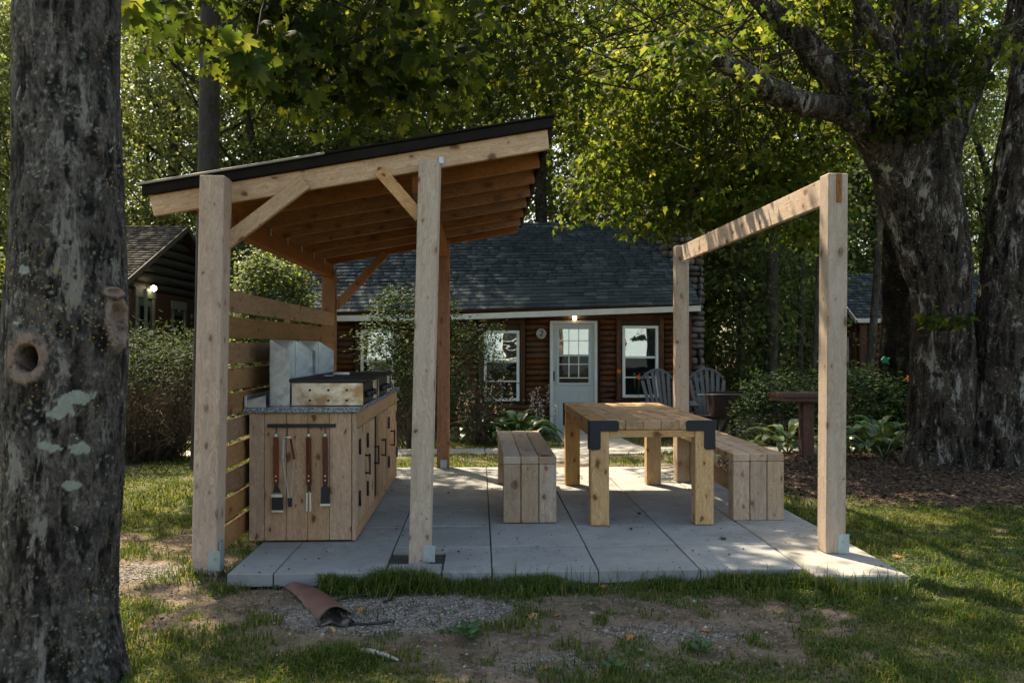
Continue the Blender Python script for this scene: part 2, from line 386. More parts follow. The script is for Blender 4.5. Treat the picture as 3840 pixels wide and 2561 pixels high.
def grassd(x, y):
    """how much grass grows at a spot, 0..1"""
    n = fbm(x * 2.3 + 9, y * 2.3, o=4); n2 = fbm(x * 7 + 4, y * 7 + 2, o=3)
    d = .68 + 0 * x
    dirt = np.maximum.reduce([ell(x, y, .2, 4.22, 2.0, .42), ell(x, y, -1.15, 4.45, .8, .45), ell(x, y, -2.15, 5.75, .7, .55), ell(x, y, 1.55, 4.28, .42, .22), ell(x, y, .75, 3.62, 1.1, .32) * .8,
        ell(x, y, -2.0, 4.95, .55, .35) * .75, ell(x, y, .8, 10.4, 2.4, .7) * .5, ell(x, y, 3.2, 12.6, 2.5, .9) * .8])
    d = d - .36 * dirt + (n - .5) * 1.5 + (n2 - .5) * 1.4
    lawn = sstep(2.0, 3.0, x) * sstep(9, 7, y) + sstep(1.2, 2.2, x) * sstep(4.6, 4.1, y) * .8 + ell(x, y, -2.7, 7.8, 1.6, 1.5) + ell(x, y, -.9, 3.5, .9, .32) * .6 + ell(x, y, -1.0, 10.2, 3, .8) * .4
    d = d + .40 * np.clip(lawn, 0, 1)
    edge = sstep(4.62, 4.74, y) * sstep(4.95, 4.88, y) * sstep(-.98, -.84, x) * sstep(2.5, 2.3, x)
    d = np.maximum(d, edge * 1.2)
    bed = ell(x, y, 5.3, 8.9, 2.9, 2.15, .18)
    d = d * (1 - bed) * (1 - sstep(.35, .7, gravm(x, y)))
    d = d * (1 - sstep(13.5, 16.5, y) * .8)
    d = d * (1 - ell(x, y, -.98, 4.6, .26, .30))
    d = np.where(slabmask(x, y) | pathmask(x, y), 0, d)
    return np.clip(d, 0, 1.2)

xs = np.concatenate([-np.geomspace(7, 90, 40)[::-1], np.linspace(-6.9, 8, 470), np.geomspace(8.1, 90, 40)])
ys = np.concatenate([-np.geomspace(1, 60, 18)[::-1], np.linspace(-.9, 2.8, 26), np.linspace(2.85, 9.5, 300), np.linspace(9.6, 22, 130), np.geomspace(22.3, 300, 50)])
GX, GY = np.meshgrid(xs, ys); gx, gy = GX.ravel(), GY.ravel()
nx, ny = len(xs), len(ys); idx = np.arange(nx * ny).reshape(ny, nx)
Fq = np.stack([idx[:-1, :-1], idx[:-1, 1:], idx[1:, 1:], idx[1:, :-1]], -1).reshape(-1, 4)
zz = ghei(gx, gy) + .012 * (fbm(gx * 22, gy * 22, o=2) - .5)
me = np_mesh('ground', np.stack([gx, gy, zz], 1), Fq, True)
fattr(me, 'grass', np.clip(grassd(gx, gy), 0, 1)); fattr(me, 'gravel', gravm(gx, gy))
fattr(me, 'bed', np.maximum(ell(gx, gy, 5.3, 8.9, 2.9, 2.15, .18), sstep(15, 19, gy)))
def ground_mat():
    t = NT('soil'); p = t.gen()
    a = t.noise(p, 2.2, 6, .65); f = t.noise(p, 34, 5, .7); m = t.noise(p, 9, 5, .65)
    soil = t.mix(t.ramp(a, [(.3, 0), (.7, 1)]), (.12, .085, .058), (.235, .18, .13))
    soil = t.mix(t.ramp(m, [(.46, 0), (.62, .85)]), soil, (.075, .055, .036))
    soil = t.mix(t.ramp(t.noise(p, 4.4, 5, .7), [(.52, 0), (.64, .55)]), soil, (.085, .088, .035))
    soil = t.mix(t.ramp(f, [(.55, 0), (.72, .7)]), soil, (.40, .35, .30))
    g = t.mix(m, (.055, .075, .022), (.115, .12, .045))
    att = t.n('Attribute', attribute_name='grass').outputs['Fac']
    soil = t.mix(t.ramp(t.math('ADD', att, t.math('MULTIPLY', t.math('SUBTRACT', f, .5), .5)), [(.22, 0), (.60, .8)]), soil, g)
    vo = t.n('TexVoronoi', Vector=p, Scale=55.0).outputs['Color']
    gv = t.mix(t.n('SeparateColor', Color=vo).outputs[0], (.09, .078, .064), (.29, .265, .23))
    soil = t.mix(t.n('Attribute', attribute_name='gravel').outputs['Fac'], soil, gv)
    bed = t.mix(f, (.045, .028, .02), (.14, .095, .065)); soil = t.mix(t.n('Attribute', attribute_name='bed').outputs['Fac'], soil, bed)
    return t.done(t.pbr(soil, .95, .1, 0.0, t.bump(t.math('ADD', f, t.math('MULTIPLY', m, 1.5)), .8, .02)))
ground = mobj('ground', me, ground_mat()); tag(ground, kind='structure')

# ------------------------------------------------------------------ patio
patio = thing('patio', 'grey square paver patio with straight joints under the shelter and table', 'patio', (.4, 7, -.09), kind='structure')
box('bedding', -1.44, 1.885, 4.93, 9.09, -.095, -.018, M_sand, patio, 0)
XJ = [-1.45, -1.185, -.555, .070, .690, 1.290, 1.900]; YJ = [4.885, 5.505, 6.13, 6.735, 7.36, 7.975, 8.585, 9.10]
for i in range(6):
    for j in range(7):
        x0, x1, y0, y1 = XJ[i] + .0042, XJ[i + 1] - .0042, YJ[j] + .0022, YJ[j + 1] - .0022
        dz = random.uniform(-.0035, .0025)
        if i == 2 and j == 0:
            prism('paver', [(-.215, y0), (x1, y0), (x1, y1), (x0, y1), (x0, 5.365), (-.215, 5.365)], 'z', -.075, dz, M_conc, patio, .003)
            box('paver', x0 + .01, -.228, y0 + .005, 5.09, -.075, -.004, M_conc, patio, .003)
        else: box('paver', x0, x1, y0, y1, -.075, dz, M_conc, patio, .003)
# poured strip on the right: uneven edge
ft = [(1.907, 4.72)]; 
for k in range(1, 9): ft.append((1.907 + k * .065, 4.715 + random.uniform(-.018, .012)))
ft += [(2.43, 4.705), (2.445, 5.4), (2.435, 6.3), (2.45, 7.3), (2.44, 8.3), (2.445, 9.11), (1.907, 9.11), (1.907, 4.9)]
strip = prism('poured_strip', ft, 'z', -.115, .003, M_conc2, None, .008)
tag(strip, kind='structure'); strip.name = 'concrete_strip'
pth = thing('path', 'pale concrete path crossing the lawn between patio and cabin', 'path', (0, 11.4, -.12), kind='structure')
def ribbon(name, pts, w, parent):
    for a, b in zip(pts[:-1], pts[1:]):
        a, b = Vector(a), Vector(b); bar(name, a, b, w, .07, M_conc2, parent, b=.008)
def pp(x, y): return (x, y, gz(x, y) - .012)
L = np.linspace(-9, 4.6, 10)
for a, b in zip(L[:-1], L[1:]): ribbon('path_slab', [pp(a + .006, 11.45 + .02 * a), pp(b - .006, 11.45 + .02 * b)], .66, pth)
for a, b in ((9.14, 10.2), (10.212, 11.1)): ribbon('path_slab', [pp(1.0, a), pp(1.0, b)], .78, pth)
for a, b in ((11.83, 13.1), (13.11, 14.4), (14.41, 15.8)): ribbon('path_slab', [pp(1.9, a), pp(1.9, b)], 1.05, pth)

# ------------------------------------------------------------------ pavilion
pav = thing('open_shelter', 'timber lean-to shelter with sloping dark roof standing over the outdoor kitchen', 'shelter', (-.8, 7.1, -.05))
def post(p0, p1, w, mat, parent, twist=0, face=(0, 1, 0)):
    p0, p1 = Vector(p0), Vector(p1); return bar('post', p0, p1, w, w, mat, parent, Vector((math.sin(twist), math.cos(twist), 0)), .006)
def base_bracket(x, y, z, parent, side=1, h=.10):
    box('post_base', x - .028 + .03 * side, x + .042 + .03 * side, y - .083, y - .0745, z, z + h, M_zinc, parent, .001)
    cyl('bolt', (x + .035 * side, y - .084, z + h * .6), (x + .035 * side, y - .092, z + h * .6), .008, .008, M_zinc, parent, 6)
post((-1.645, 5.17, -.07), (-1.600, 5.17, 2.325), .148, M_post, pav, R(2))
base_bracket(-1.62, 5.17, -.035, pav, 1, .12)
box('post_base', -1.566, -1.556, 5.12, 5.2, -.05, .13, M_zinc, pav, .001)
post((-.368, 5.20, -.03), (-.308, 5.20, 2.435), .125, M_postR, pav, R(4))
base_bracket(-.345, 5.21, -.005, pav, 1, .10)
bm_post = post((-.395, 9.10, 0.0), (-.395, 9.10, 2.44), .134, M_cedar, pav, 0)
base_bracket(-.395, 9.1, 0.003, pav, 0, .09)
post((-1.625, 9.10, 0.0), (-1.612, 9.10, 2.10), .14, M_cedar, pav, 0)
# roof plane: x -2.04..0.42, slope
SL = (2.655 - 2.222) / 2.46
def rz(x): return 2.222 + (x + 2.04) * SL           # top of the rafters
XA, XB, RH = -2.03, .42, .115
rys = [5.20 + .065 + .548 * k for k in range(8)]
rys[0] = 5.14
def rafter(y, mat, name, t=.038, h=RH, xa=XA, xb=XB):
    cut = .03
    pts = [(xa, rz(xa)), (xb, rz(xb)), (xb - .0 + .012, rz(xb) - h), (xa + cut, rz(xa) - h)]
    return prism_grain(name, pts, y - t / 2, y + t / 2, mat, pav)
def prism_grain(name, pts, y0, y1, mat, parent):
    """slanting board in the XZ plane with its grain along the slope"""
    a, b = Vector((pts[0][0], (y0 + y1) / 2, pts[0][1])), Vector((pts[1][0], (y0 + y1) / 2, pts[1][1]))
    M = frame(a, b, (0, 0, 1)); Mi = M.inverted(); n = len(pts)
    V = [Mi @ Vector((u, y0, v)) for u, v in pts] + [Mi @ Vector((u, y1, v)) for u, v in pts]
    bm = bmesh.new(); vs = [bm.verts.new(v) for v in V]
    bm.faces.new(vs[:n]); bm.faces.new(vs[n:][::-1])
    for i in range(n): bm.faces.new((vs[i], vs[n + i], vs[n + (i + 1) % n], vs[(i + 1) % n]))
    bmesh.ops.recalc_face_normals(bm, faces=bm.faces)
    bmesh.ops.bevel(bm, geom=bm.edges[:], offset=.003, segments=1, affect='EDGES')
    m_ = bpy.data.meshes.new(name); bm.to_mesh(m_); bm.free()
    return mobj(name, m_, mat, parent, M)
rafter(5.262, M_board, 'front_rafter', .04, .122)
for y in rys[1:]: rafter(y, M_cedar, 'rafter', xa=XA + .10, xb=XB - .02)
# sheathing, roofing, dark edge band
def slope_box(name, x0, x1, y0, y1, dz0, dz1, mat, b=.003):
    pts = [(x0, rz(x0) + dz0), (x1, rz(x1) + dz0), (x1, rz(x1) + dz1), (x0, rz(x0) + dz1)]
    return prism_grain(name, pts, y0, y1, mat, pav)
slope_box('roof_sheathing', XA + .02, XB, 5.245, 9.22, .003, .02, M_soffit)
slope_box('roof_edge_band', XA - .03, XB + .03, 5.205, 5.241, .002, .062, M_roofmet)
slope_box('roof_edge_band', XB + .004, XB + .03, 5.246, 9.25, -.06, .055, M_roofmet)
slope_box('roofing', XA - .05, XB + .045, 5.19, 9.27, .065, .078, M_roofmet)
slope_box('drip_edge', XA - .055, -.95, 5.178, 5.187, .060, .076, M_drip)
# carrying beams along the sides
lz = rz(-1.62) - RH
bar('beam', (-1.62, 5.27, lz - .072), (-1.62, 9.20, lz - .072), .09, .14, M_cedar, pav, b=.005)
rz2 = rz(-.38) - RH
bar('beam', (-.385, 5.30, rz2 - .072), (-.385, 9.16, rz2 - .072), .085, .14, M_cedar, pav, b=.005)
for y in rys[1:]:
    box('rafter_tie', -1.572, -1.566, y + .02, y + .045, lz - .05, lz + .05, M_zinc, pav, 0)
box('rafter_tie', -.255, -.225, 5.215, 5.221, 2.43, 2.475, M_zinc, pav, .002)
# knee braces
bar('brace', (-1.56, 5.215, 1.93), (-1.07, 5.215, 2.31), .04, .088, M_board, pav, (0, 0, 1), .003)
bar('brace', (-.37, 5.235, 2.10), (-.62, 5.235, 2.385), .04, .075, M_board, pav, (0, 0, 1), .003)
bar('brace', (-1.55, 9.10, 1.72), (-1.02, 9.10, 2.30), .045, .085, M_cedar, pav, (0, 0, 1), .003)
# slat wall: ten boards
for k in range(10):
    z0 = 1.655 - .163 * (k + 1) + .026
    bar('slat', (-1.585, 5.245, z0 + .068 + random.uniform(-.003, .003)), (-1.56, 9.04, z0 + .071 + random.uniform(-.003, .003)), .022, .137, M_slat, pav, (0, 0, 1), .003)
bar('slat_stud', (-1.618, 7.15, -.05), (-1.612, 7.15, 1.66), .04, .08, M_slat, pav, (0, 1, 0), .003)

# right hand timber frame (two posts, one beam)
fr = thing('timber_frame', 'unroofed pair of pale posts joined by one high beam on the right of the patio', 'timber frame', (2.2, 7.1, 0))
post((2.225, 5.27, .004), (2.247, 5.27, 2.39), .128, M_postR, fr, R(-3))
base_bracket(2.24, 5.285, .006, fr, 1, .12)
post((2.168, 9.03, .004), (2.172, 9.03, 2.385), .145, M_postR, fr, R(3))
bar('beam', (2.180, 8.99, 2.30), (2.245, 5.30, 2.305), .04, .172, M_postR, fr, b=.003)
box('beam_end', 2.236, 2.268, 5.198, 5.2335, 2.205, 2.385, M_cedar, fr, .001)
bar('beam_pocket', (2.18, 8.95, 2.21), (2.18, 8.90, 2.21), .05, .012, M_zinc, fr, b=.001)

# ------------------------------------------------------------------ outdoor kitchen
kit = thing('outdoor_kitchen', 'pine plank kitchen counter with granite top and black iron hinges under the shelter', 'counter', (-1.18, 7, 0))
KX0, KX1, KY0, KY1, KT = -1.535, -.830, 5.67, 8.42, .860
box('carcass', KX0 + .02, KX1 - .025, KY0 + .03, KY1 - .02, .02, KT - .01, M_darkwd, kit, 0)
pb = [KX0, -1.433, -1.290, -1.148, -1.004, -.857]
for a, b in zip(pb[:-1], pb[1:]): box('end_plank', a + .0015, b - .0015, KY0, KY0 + .022, .012, KT, M_cab, kit, .002)
box('corner_trim', -.854, KX1, KY0 - .004, KY0 + .03, .008, KT, M_cab, kit, .003)
box('top_rail', KX1 - .022, KX1 + .003, KY0 + .035, KY1, KT - .11, KT, M_cab, kit, .003)
box('bottom_rail', KX1 - .022, KX1 + .003, KY0 + .035, KY1, .012, .095, M_cab, kit, .003)
for a, b in ((5.705, 5.75), (6.125, 6.15), (6.935, 6.97), (7.62, 7.72), (8.36, 8.42)):
    box('stile', KX1 - .022, KX1 + .002, a, b, .0965, KT - .1115, M_cab, kit, .002)
def strap(y, z, side, parent):
    g = box('hinge', KX1 + .008, KX1 + .014, y - .02, y + .02, z - .05, z + .05, M_black, parent, .001)
    cyl('hinge_pin', (KX1 + .017, y - side * .022, z - .052), (KX1 + .017, y - side * .022, z + .052), .007, .007, M_black, g, 8)
    box('strap_end', KX1 + .008, KX1 + .013, y + side * .020 - .012, y + side * .045 + .012, z - .012, z + .012, M_black, g, .002)
def pull(y, z, parent, h=.15):
    g = bar('handle', (KX1 + .042, y, z - h / 2), (KX1 + .042, y, z + h / 2), .012, .018, M_black, parent, (0, 1, 0), .002)
    for q in (-1, 1): cyl('handle_foot', (KX1 + .005, y, z + q * h * .42), (KX1 + .038, y, z + q * h * .42), .007, .007, M_black, g, 8)
def cabinet_door(y0, y1, hy, side, py):
    n = max(2, round((y1 - y0) / .14)); w = (y1 - y0) / n
    d = box('door', KX1 - .02, KX1 - .002, y0 + .002, y1 - .002, .100, KT - .115, M_cab, kit, .002)
    for k in range(n): box('door_plank', KX1 - .0015, KX1 + .0065, y0 + .003 + k * w, y0 + (k + 1) * w - .001, .101, KT - .116, M_cab, d, .002)
    strap(hy, .62, side, d); strap(hy, .27, side, d); pull(py, .46, d)
cabinet_door(5.752, 6.122, 5.79, 1, 6.08)
cabinet_door(6.152, 6.62, 6.19, 1, 6.60)
cabinet_door(6.972, 7.618, 7.57, -1, 7.08)
cabinet_door(7.722, 8.358, 8.30, -1, 7.80)
box('countertop', KX0 - .03, KX1 + .025, KY0 - .035, KY1 + .04, KT + .002, KT + .034, M_gran, kit, .004)
box('back_upstand', KX0 - .028, KX0 - .012, KY0 - .02, KY1 + .02, KT + .036, KT + .115, M_galv, kit, .002)
prism('end_flashing', [(KX0 - .01, KT + .036), (-1.425, KT + .036), (-1.425, KT + .115), (KX0 - .01, KT + .085)], 'y', KY0 - .01, KY0 - .004, M_galv, kit, 0)
def griddle(y0, y1, label, front):
    g = thing('griddle', label, 'griddle', (-1.05, (y0 + y1) / 2, KT + .036), 'griddles on the counter')
    zb = KT + .038
    s = box('side_panel', -1.285, -.800, y0, y0 + .008, zb, zb + .155, M_stain, g, .003)
    for i in range(3):
        for zq in (.055, .125):  # lower row draws the holes' reflection as dark discs
            x = -1.285 + .125 + i * .125
            cyl('hole_or_reflection', (x, y0 - .001, zb + zq - .02), (x, y0 - .006, zb + zq - .02), .0085, .0085, M_black, s, 12)
    box('side_panel', -1.285, -.800, y1 - .008, y1, zb, zb + .155, M_stain, g, .003)
    box('control_panel', -.812, -.804, y0 + .01, y1 - .16, zb + .01, zb + .15, M_black, g, .002)
    box('front_panel', -.812, -.803, y1 - .158, y1 - .01, zb + .01, zb + .175, M_steel, g, .002)
    for i in range(3):
        y = y0 + .14 + i * .18
        k = cyl('knob', (-.803, y, zb + .07), (-.768, y, zb + .07), .026, .021, M_black, g, 14)
    box('cooking_plate', -1.30, -.775, y0 - .012, y1 + .012, zb + .158, zb + .182, M_black, g, .004)
    box('grease_tray', -.80, -.745, y0 + .02, y1 - .17, zb + .163, zb + .181, M_black, g, .003)
    # sheet metal splash guard: sloping sides, tall back
    zt = zb + .45
    for yy in (y0 - .004, y1 + .013):
        prism('splash_side', [(-1.425, zb - .002), (-1.295, zb - .002), (-1.295, zt - .085), (-1.425, zt)], 'y', yy - .0015, yy + .0015, M_galv, g, 0)
    box('splash_back', -1.430, -1.4265, y0 - .006, y1 + .015, zb, zt, M_galv, g, 0)
    return g
griddle(5.80, 6.56, 'nearer flat griddle with heat stained steel end panel and tall splash guard', 1)
griddle(6.70, 7.50, 'farther flat griddle behind the heat stained one on the counter', 0)
# small scraper lying on the griddle
scr = thing('scraper', 'small pale scraper lying on the black griddle plate', 'scraper', (-1.12, 6.35, KT + .22))
box('blade', -1.16, -1.10, 6.33, 6.40, KT + .2205, KT + .226, M_steel, scr, .001)
cyl('handle', (-1.10, 6.365, KT + .238), (-.98, 6.365, KT + .238), .011, .010, M_white, scr, 10)
# utensil rail and utensils
rail = thing('utensil_rail', 'black flat rail with four hooks screwed to the counter end', 'rail', (-1.2, 5.66, .78))
RY = KY0 - .012
box('rail_bar', -1.412, -.960, RY - .006, RY + .002, .763, .787, M_black, rail, .001)
hooks = [(-1.350, 0), (-1.276, 0), (-1.136, 0), (-1.028, 0)]
for hx, _ in hooks:
    h_ = bar('hook', (hx, RY - .010, .790), (hx, RY - .010, .715), .005, .005, M_black, rail, (0, 1, 0), 0)
    bar('hook_tip', (hx, RY - .010, .716), (hx, RY - .028, .712), .005, .005, M_black, h_, (0, 0, 1), 0)
def utensil(name, label, x, kind):
    u = thing(name, label, 'utensil', (x, RY - .022, .70), 'barbecue tools hanging from the rail')
    y = RY - .022; z = .700
    if kind == 'tongs':
        for sgn, ang in ((-1, -.002), (1, .018)):
            x0 = x + sgn * .022
            bar('tong_arm', (x0, y, z - .01), (x0 + sgn * .006 + ang, y, z - .145), .013, .009, M_handle if sgn > 0 else M_zinc, u, (0, 1, 0), .002)
            a = bar('tong_rod', (x0 + sgn * .006 + ang, y, z - .145), (x + sgn * .008 + .018, y, z - .40), .006, .004, M_zinc, u, (0, 1, 0), .001)
            bar('tong_tip', (x + sgn * .008 + .018, y, z - .40), (x + sgn * .005 + .019, y, z - .46), .013, .006, M_black, u, (0, 1, 0), .001)
        cyl('pivot', (x - .024, y, z), (x + .024, y, z), .006, .006, M_steel, u, 8)
        return u
    cyl('hang_loop', (x - .008, y, z + .012), (x + .008, y, z + .012), .013, .013, M_steel, u, 12)
    hd = bar('handle', (x, y, z), (x + .004, y, z - .315), .034, .018, M_handle, u, (0, 1, 0), .005)
    hd2 = hd
    for q in (.255, .285): cyl('rivet', (x + .003, y - .008, z - q), (x + .003, y - .0115, z - q), .005, .005, M_steel, hd, 8)
    zt = z - .315
    if kind == 'fork':
        prism('fork_neck', [(x - .008, zt), (x + .014, zt), (x + .018, zt - .055), (x + .006, zt - .038), (x - .008, zt - .055)], 'y', y - .002, y + .002, M_black, u, 0)
        for q in (-.010, .012): bar('tine', (x + q, y, zt - .05), (x + q * 1.1, y, zt - .175), .011, .004, M_steel, u, (0, 1, 0), .001)
    elif kind == 'spatula':
        prism('blade', [(x - .008, zt), (x + .012, zt), (x + .03, zt - .022), (x + .034, zt - .125), (x - .028, zt - .125), (x - .024, zt - .02)], 'y', y - .002, y + .002, M_black, u, 0)
        box('blade_edge', x - .030, x + .035, y - .003, y + .003, zt - .140, zt - .125, M_steel, u, 0)
    else:
        prism('neck', [(x - .008, zt), (x + .012, zt), (x + .034, zt - .05), (x - .02, zt - .05)], 'y', y - .002, y + .002, M_black, u, 0)
        box('band', x - .030, x + .042, y - .006, y + .004, zt - .080, zt - .060, M_steel, u, .001)
        box('turner_blade', x - .026, x + .048, y - .004, y + .002, zt - .165, zt - .080, M_black, u, 0)
        box('scraper_edge', x - .026, x + .050, y - .006, y + .003, zt - .178, zt - .166, M_steel, u, 0)
    return u
utensil('grill_turner', 'leftmost hanging barbecue turner with wide steel banded blade and redwood handle', -1.350, 'turner')
utensil('tongs', 'thin open barbecue tongs hanging between the turner and the fork', -1.276, 'tongs')
utensil('barbecue_fork', 'two pronged barbecue fork with brown handle hanging from the rail', -1.136, 'fork')
utensil('spatula', 'black bladed spatula with dark handle hanging at the right end of the rail', -1.028, 'spatula')

# ------------------------------------------------------------------ table and benches
tb = thing('picnic_table', 'heavy pale timber table with black L shaped corner plates on the patio', 'table', (1.245, 7.05, 0))
TX0, TX1, TY0, TY1, TZ = .797, 1.705, 6.08, 8.02, .763
w = (TX1 - TX0) / 7
for k in range(7):
    o = box('tabletop_plank', TX0 + k * w + .001, TX0 + (k + 1) * w - .001, TY0 + random.uniform(0, .004), TY1 + random.uniform(-.01, .01), TZ - .066, TZ + random.uniform(-.0015, .001), M_table, tb, .004)
for x0 in (TX0 + .004, TX1 - .139):
    for y0 in (TY0 + .004, TY1 - .15):
        bar('leg', (x0 + .0675, y0 + .06, .004), (x0 + .0675, y0 + .06, TZ - .068), .135, .12, M_tleg, tb, (0, 1, 0), .006)
box('apron', TX0 + .141, TX1 - .141, TY0 + .012, TY0 + .052, TZ - .122, TZ - .0685, M_tleg, tb, .003)
box('apron', TX0 + .141, TX1 - .141, TY1 - .07, TY1 - .03, TZ - .122, TZ - .0685, M_tleg, tb, .003)
box('side_apron', TX0 + .05, TX0 + .09, TY0 + .135, TY1 - .16, TZ - .16, TZ - .0685, M_table, tb, .003)
box('side_apron', TX1 - .09, TX1 - .05, TY0 + .135, TY1 - .16, TZ - .16, TZ - .0685, M_table, tb, .003)
def lplate(x, sgn, y, dirn):
    A, T, r = .212, .078, .012
    pts = [(0, 0), (A - r, 0), (A, -r), (A, -T + r), (A - r, -T), (T, -T), (T, -A + r), (T - r, -A), (r, -A), (0, -A + r)]
    pts = [(x + sgn * u, TZ + .002 + v) for u, v in pts]
    o = prism('corner_plate', pts, 'y', y, y + dirn * .006, M_blackp, tb, .001)
    box('corner_flange', *sorted((x, x - sgn * .005)), *sorted((y, y - dirn * .09)), TZ + .002 - A, TZ + .002, M_blackp, o, .001)
lplate(TX0 - .003, 1, TY0 - .002, -1); lplate(TX1 + .003, -1, TY0 - .002, -1)
lplate(TX0 - .003, 1, TY1 + .012, 1); lplate(TX1 + .003, -1, TY1 + .012, 1)

def bench(x0, x1, y0, y1, top, label, chip):
    b = thing('bench', label, 'bench', ((x0 + x1) / 2, (y0 + y1) / 2, 0), 'benches on either side of the table')
    w = (x1 - x0) / 3
    for k in range(3):
        o = box('seat_plank', x0 + k * w + .002, x0 + (k + 1) * w - .002, y0 + random.uniform(-.002, .003), y1, top - .055, top + random.uniform(-.001, .002), M_bench, b, .005)
        for yy in (y0 + .065, y1 - .065):
            bar('leg_board', (x0 + (k + .5) * w, yy, .004), (x0 + (k + .5) * w, yy, top - .057), w - .006, .125, M_bench, b, (0, 1, 0), .005)
    box('stretcher', (x0 + x1) / 2 - .02, (x0 + x1) / 2 + .02, y0 + .13, y1 - .13, .115, .245, M_table, b, .003)
    if chip:   # bark-edged knot hole on the seat corner
        V = []; 
        for k in range(9): V.append((x0 + 2.35 * w + .045 * math.cos(k * .7) * random.uniform(.6, 1.2), y0 + .045 + .04 * math.sin(k * .7) * random.uniform(.6, 1.2)))
        prism('knot_hole', V, 'z', top + .0015, top + .0045, M_darkwd, b, 0)
    return b
bench(.168, .566, 6.20, 8.12, .490, 'shorter looking plank bench left of the table with a dark knot on its corner', True)
bench(1.884, 2.272, 6.22, 8.14, .500, 'pale plank bench right of the table beside the patio edge', False)

# ------------------------------------------------------------------ log cabins
def log_mesh(L, r, mat, seed):
    k = ('log', round(L, 2), r, seed % 4, mat.name)
    if k in _bc: return _bc[k]
    n = 10; m = max(2, int(L / .45) + 1); g = np.random.default_rng(seed % 4 + int(L * 100))
    s = np.linspace(-L / 2, L / 2, m); V = []
    for i in range(m):
        rr = r * (1 + g.uniform(-.07, .07)); oy, oz = g.uniform(-.006, .006), g.uniform(-.004, .004)
        for a in range(n):
            q = 2 * math.pi * a / n; V.append((s[i], oy + rr * 1.05 * math.cos(q), oz + rr * math.sin(q) * .97))
    idx = np.arange(m * n).reshape(m, n)
    Q = np.stack([idx[:-1], np.roll(idx[:-1], -1, 1), np.roll(idx[1:], -1, 1), idx[1:]], -1).reshape(-1, 4)
    me = np_mesh('log', np.array(V), [Q, idx[0][None, ::-1], idx[-1][None]], True); me.materials.append(mat)
    _bc[k] = me; return me
def log_wall(parent, p0, p1, z0, z1, pitch, mat, openings, topf=None, face=(0, -1, 0)):
    """rows of half round logs from p0 to p1 (plan points) with gaps; openings in (u0,u1,z0,z1)"""
    p0, p1 = Vector((*p0, 0)), Vector((*p1, 0)); Lw = (p1 - p0).length; d = (p1 - p0) / Lw
    z = z0 + pitch / 2; row = 0
    while z < z1:
        segs = [(0.0, Lw)]
        if topf:
            a, b = topf(z); segs = [(a, b)] if b > a + .15 else []
        for (u0, u1, a, b) in openings:
            if z + pitch / 2 > a and z - pitch / 2 < b:
                ns = []
                for s0, s1 in segs:
                    if u1 <= s0 or u0 >= s1: ns.append((s0, s1)); continue
                    if u0 - s0 > .03: ns.append((s0, u0))
                    if s1 - u1 > .03: ns.append((u1, s1))
                segs = ns
        for s0, s1 in segs:
            a, b = p0 + d * s0, p0 + d * s1; a.z = b.z = z
            mobj('log', log_mesh(s1 - s0, pitch / 2 * 1.03, mat, row), None, parent, frame(a, b, (0, 0, 1)))
        z += pitch; row += 1
def window(parent, c, wd, ht, out, mullion=True, trim=None, matf=None, upper=None, lower=None, arch=False):
    """sash window; c = centre on the wall face, out = outward unit vector"""
    out = Vector(out); u = Vector((0, 0, 1)).cross(out); F = matf or M_white; f = .052
    c = Vector(c)
    def B(name, a0, a1, b0, b1, d0, d1, mat, par, bv=.003):
        p0 = c + u * a0 + out * ((d0 + d1) / 2) + Vector((0, 0, (b0 + b1) / 2)); p1 = c + u * a1 + out * ((d0 + d1) / 2) + Vector((0, 0, (b0 + b1) / 2))
        if (b1 - b0) > (a1 - a0):
            q0 = c + u * ((a0 + a1) / 2) + out * ((d0 + d1) / 2) + Vector((0, 0, b0)); q1 = q0 + Vector((0, 0, b1 - b0))
            return bar(name, q0, q1, a1 - a0, d1 - d0, mat, par, out, bv)
        return bar(name, p0, p1, d1 - d0, b1 - b0, mat, par, (0, 0, 1), bv)
    h = wd / 2; v = ht / 2
    w_ = B('window', -h + f, h - f, -v + f, v - f, -.03, -.022, M_glassd, parent, 0)
    B('sill', -h, h, -v, -v + f, -.02, .065, F, w_); B('frame', -h, h, v - f, v, -.02, .05, F, w_)
    B('frame', -h, -h + f, -v + f + .001, v - f - .001, -.02, .05, F, w_); B('frame', h - f, h, -v + f + .001, v - f - .001, -.02, .05, F, w_)
    mid = .06 * ht
    B('sash_rail', -h + f + .001, h - f - .001, mid - .02, mid + .02, -.01, .03, F, w_)
    B('pane', -h + f + .001, h - f - .001, mid + .021, v - f - .001, .006, .010, upper or M_glass, w_, 0)
    B('pane', -h + f + .001, h - f - .001, -v + f + .001, mid - .021, -.008, -.004, lower or M_glassd, w_, 0)
    B('screen_bar', -h + f + .002, h - f - .002, -.22 * ht - .012, -.22 * ht + .012, -.003, .004, F, w_)
    if trim:
        for a in (-h - .11, h + .02): B('casing', a, a + .09, -v - .05, v + .12, -.01, .035, trim, w_)
        B('casing', -h - .11, h + .11, v + .125, v + .215, -.01, .04, trim, w_)
    return w_
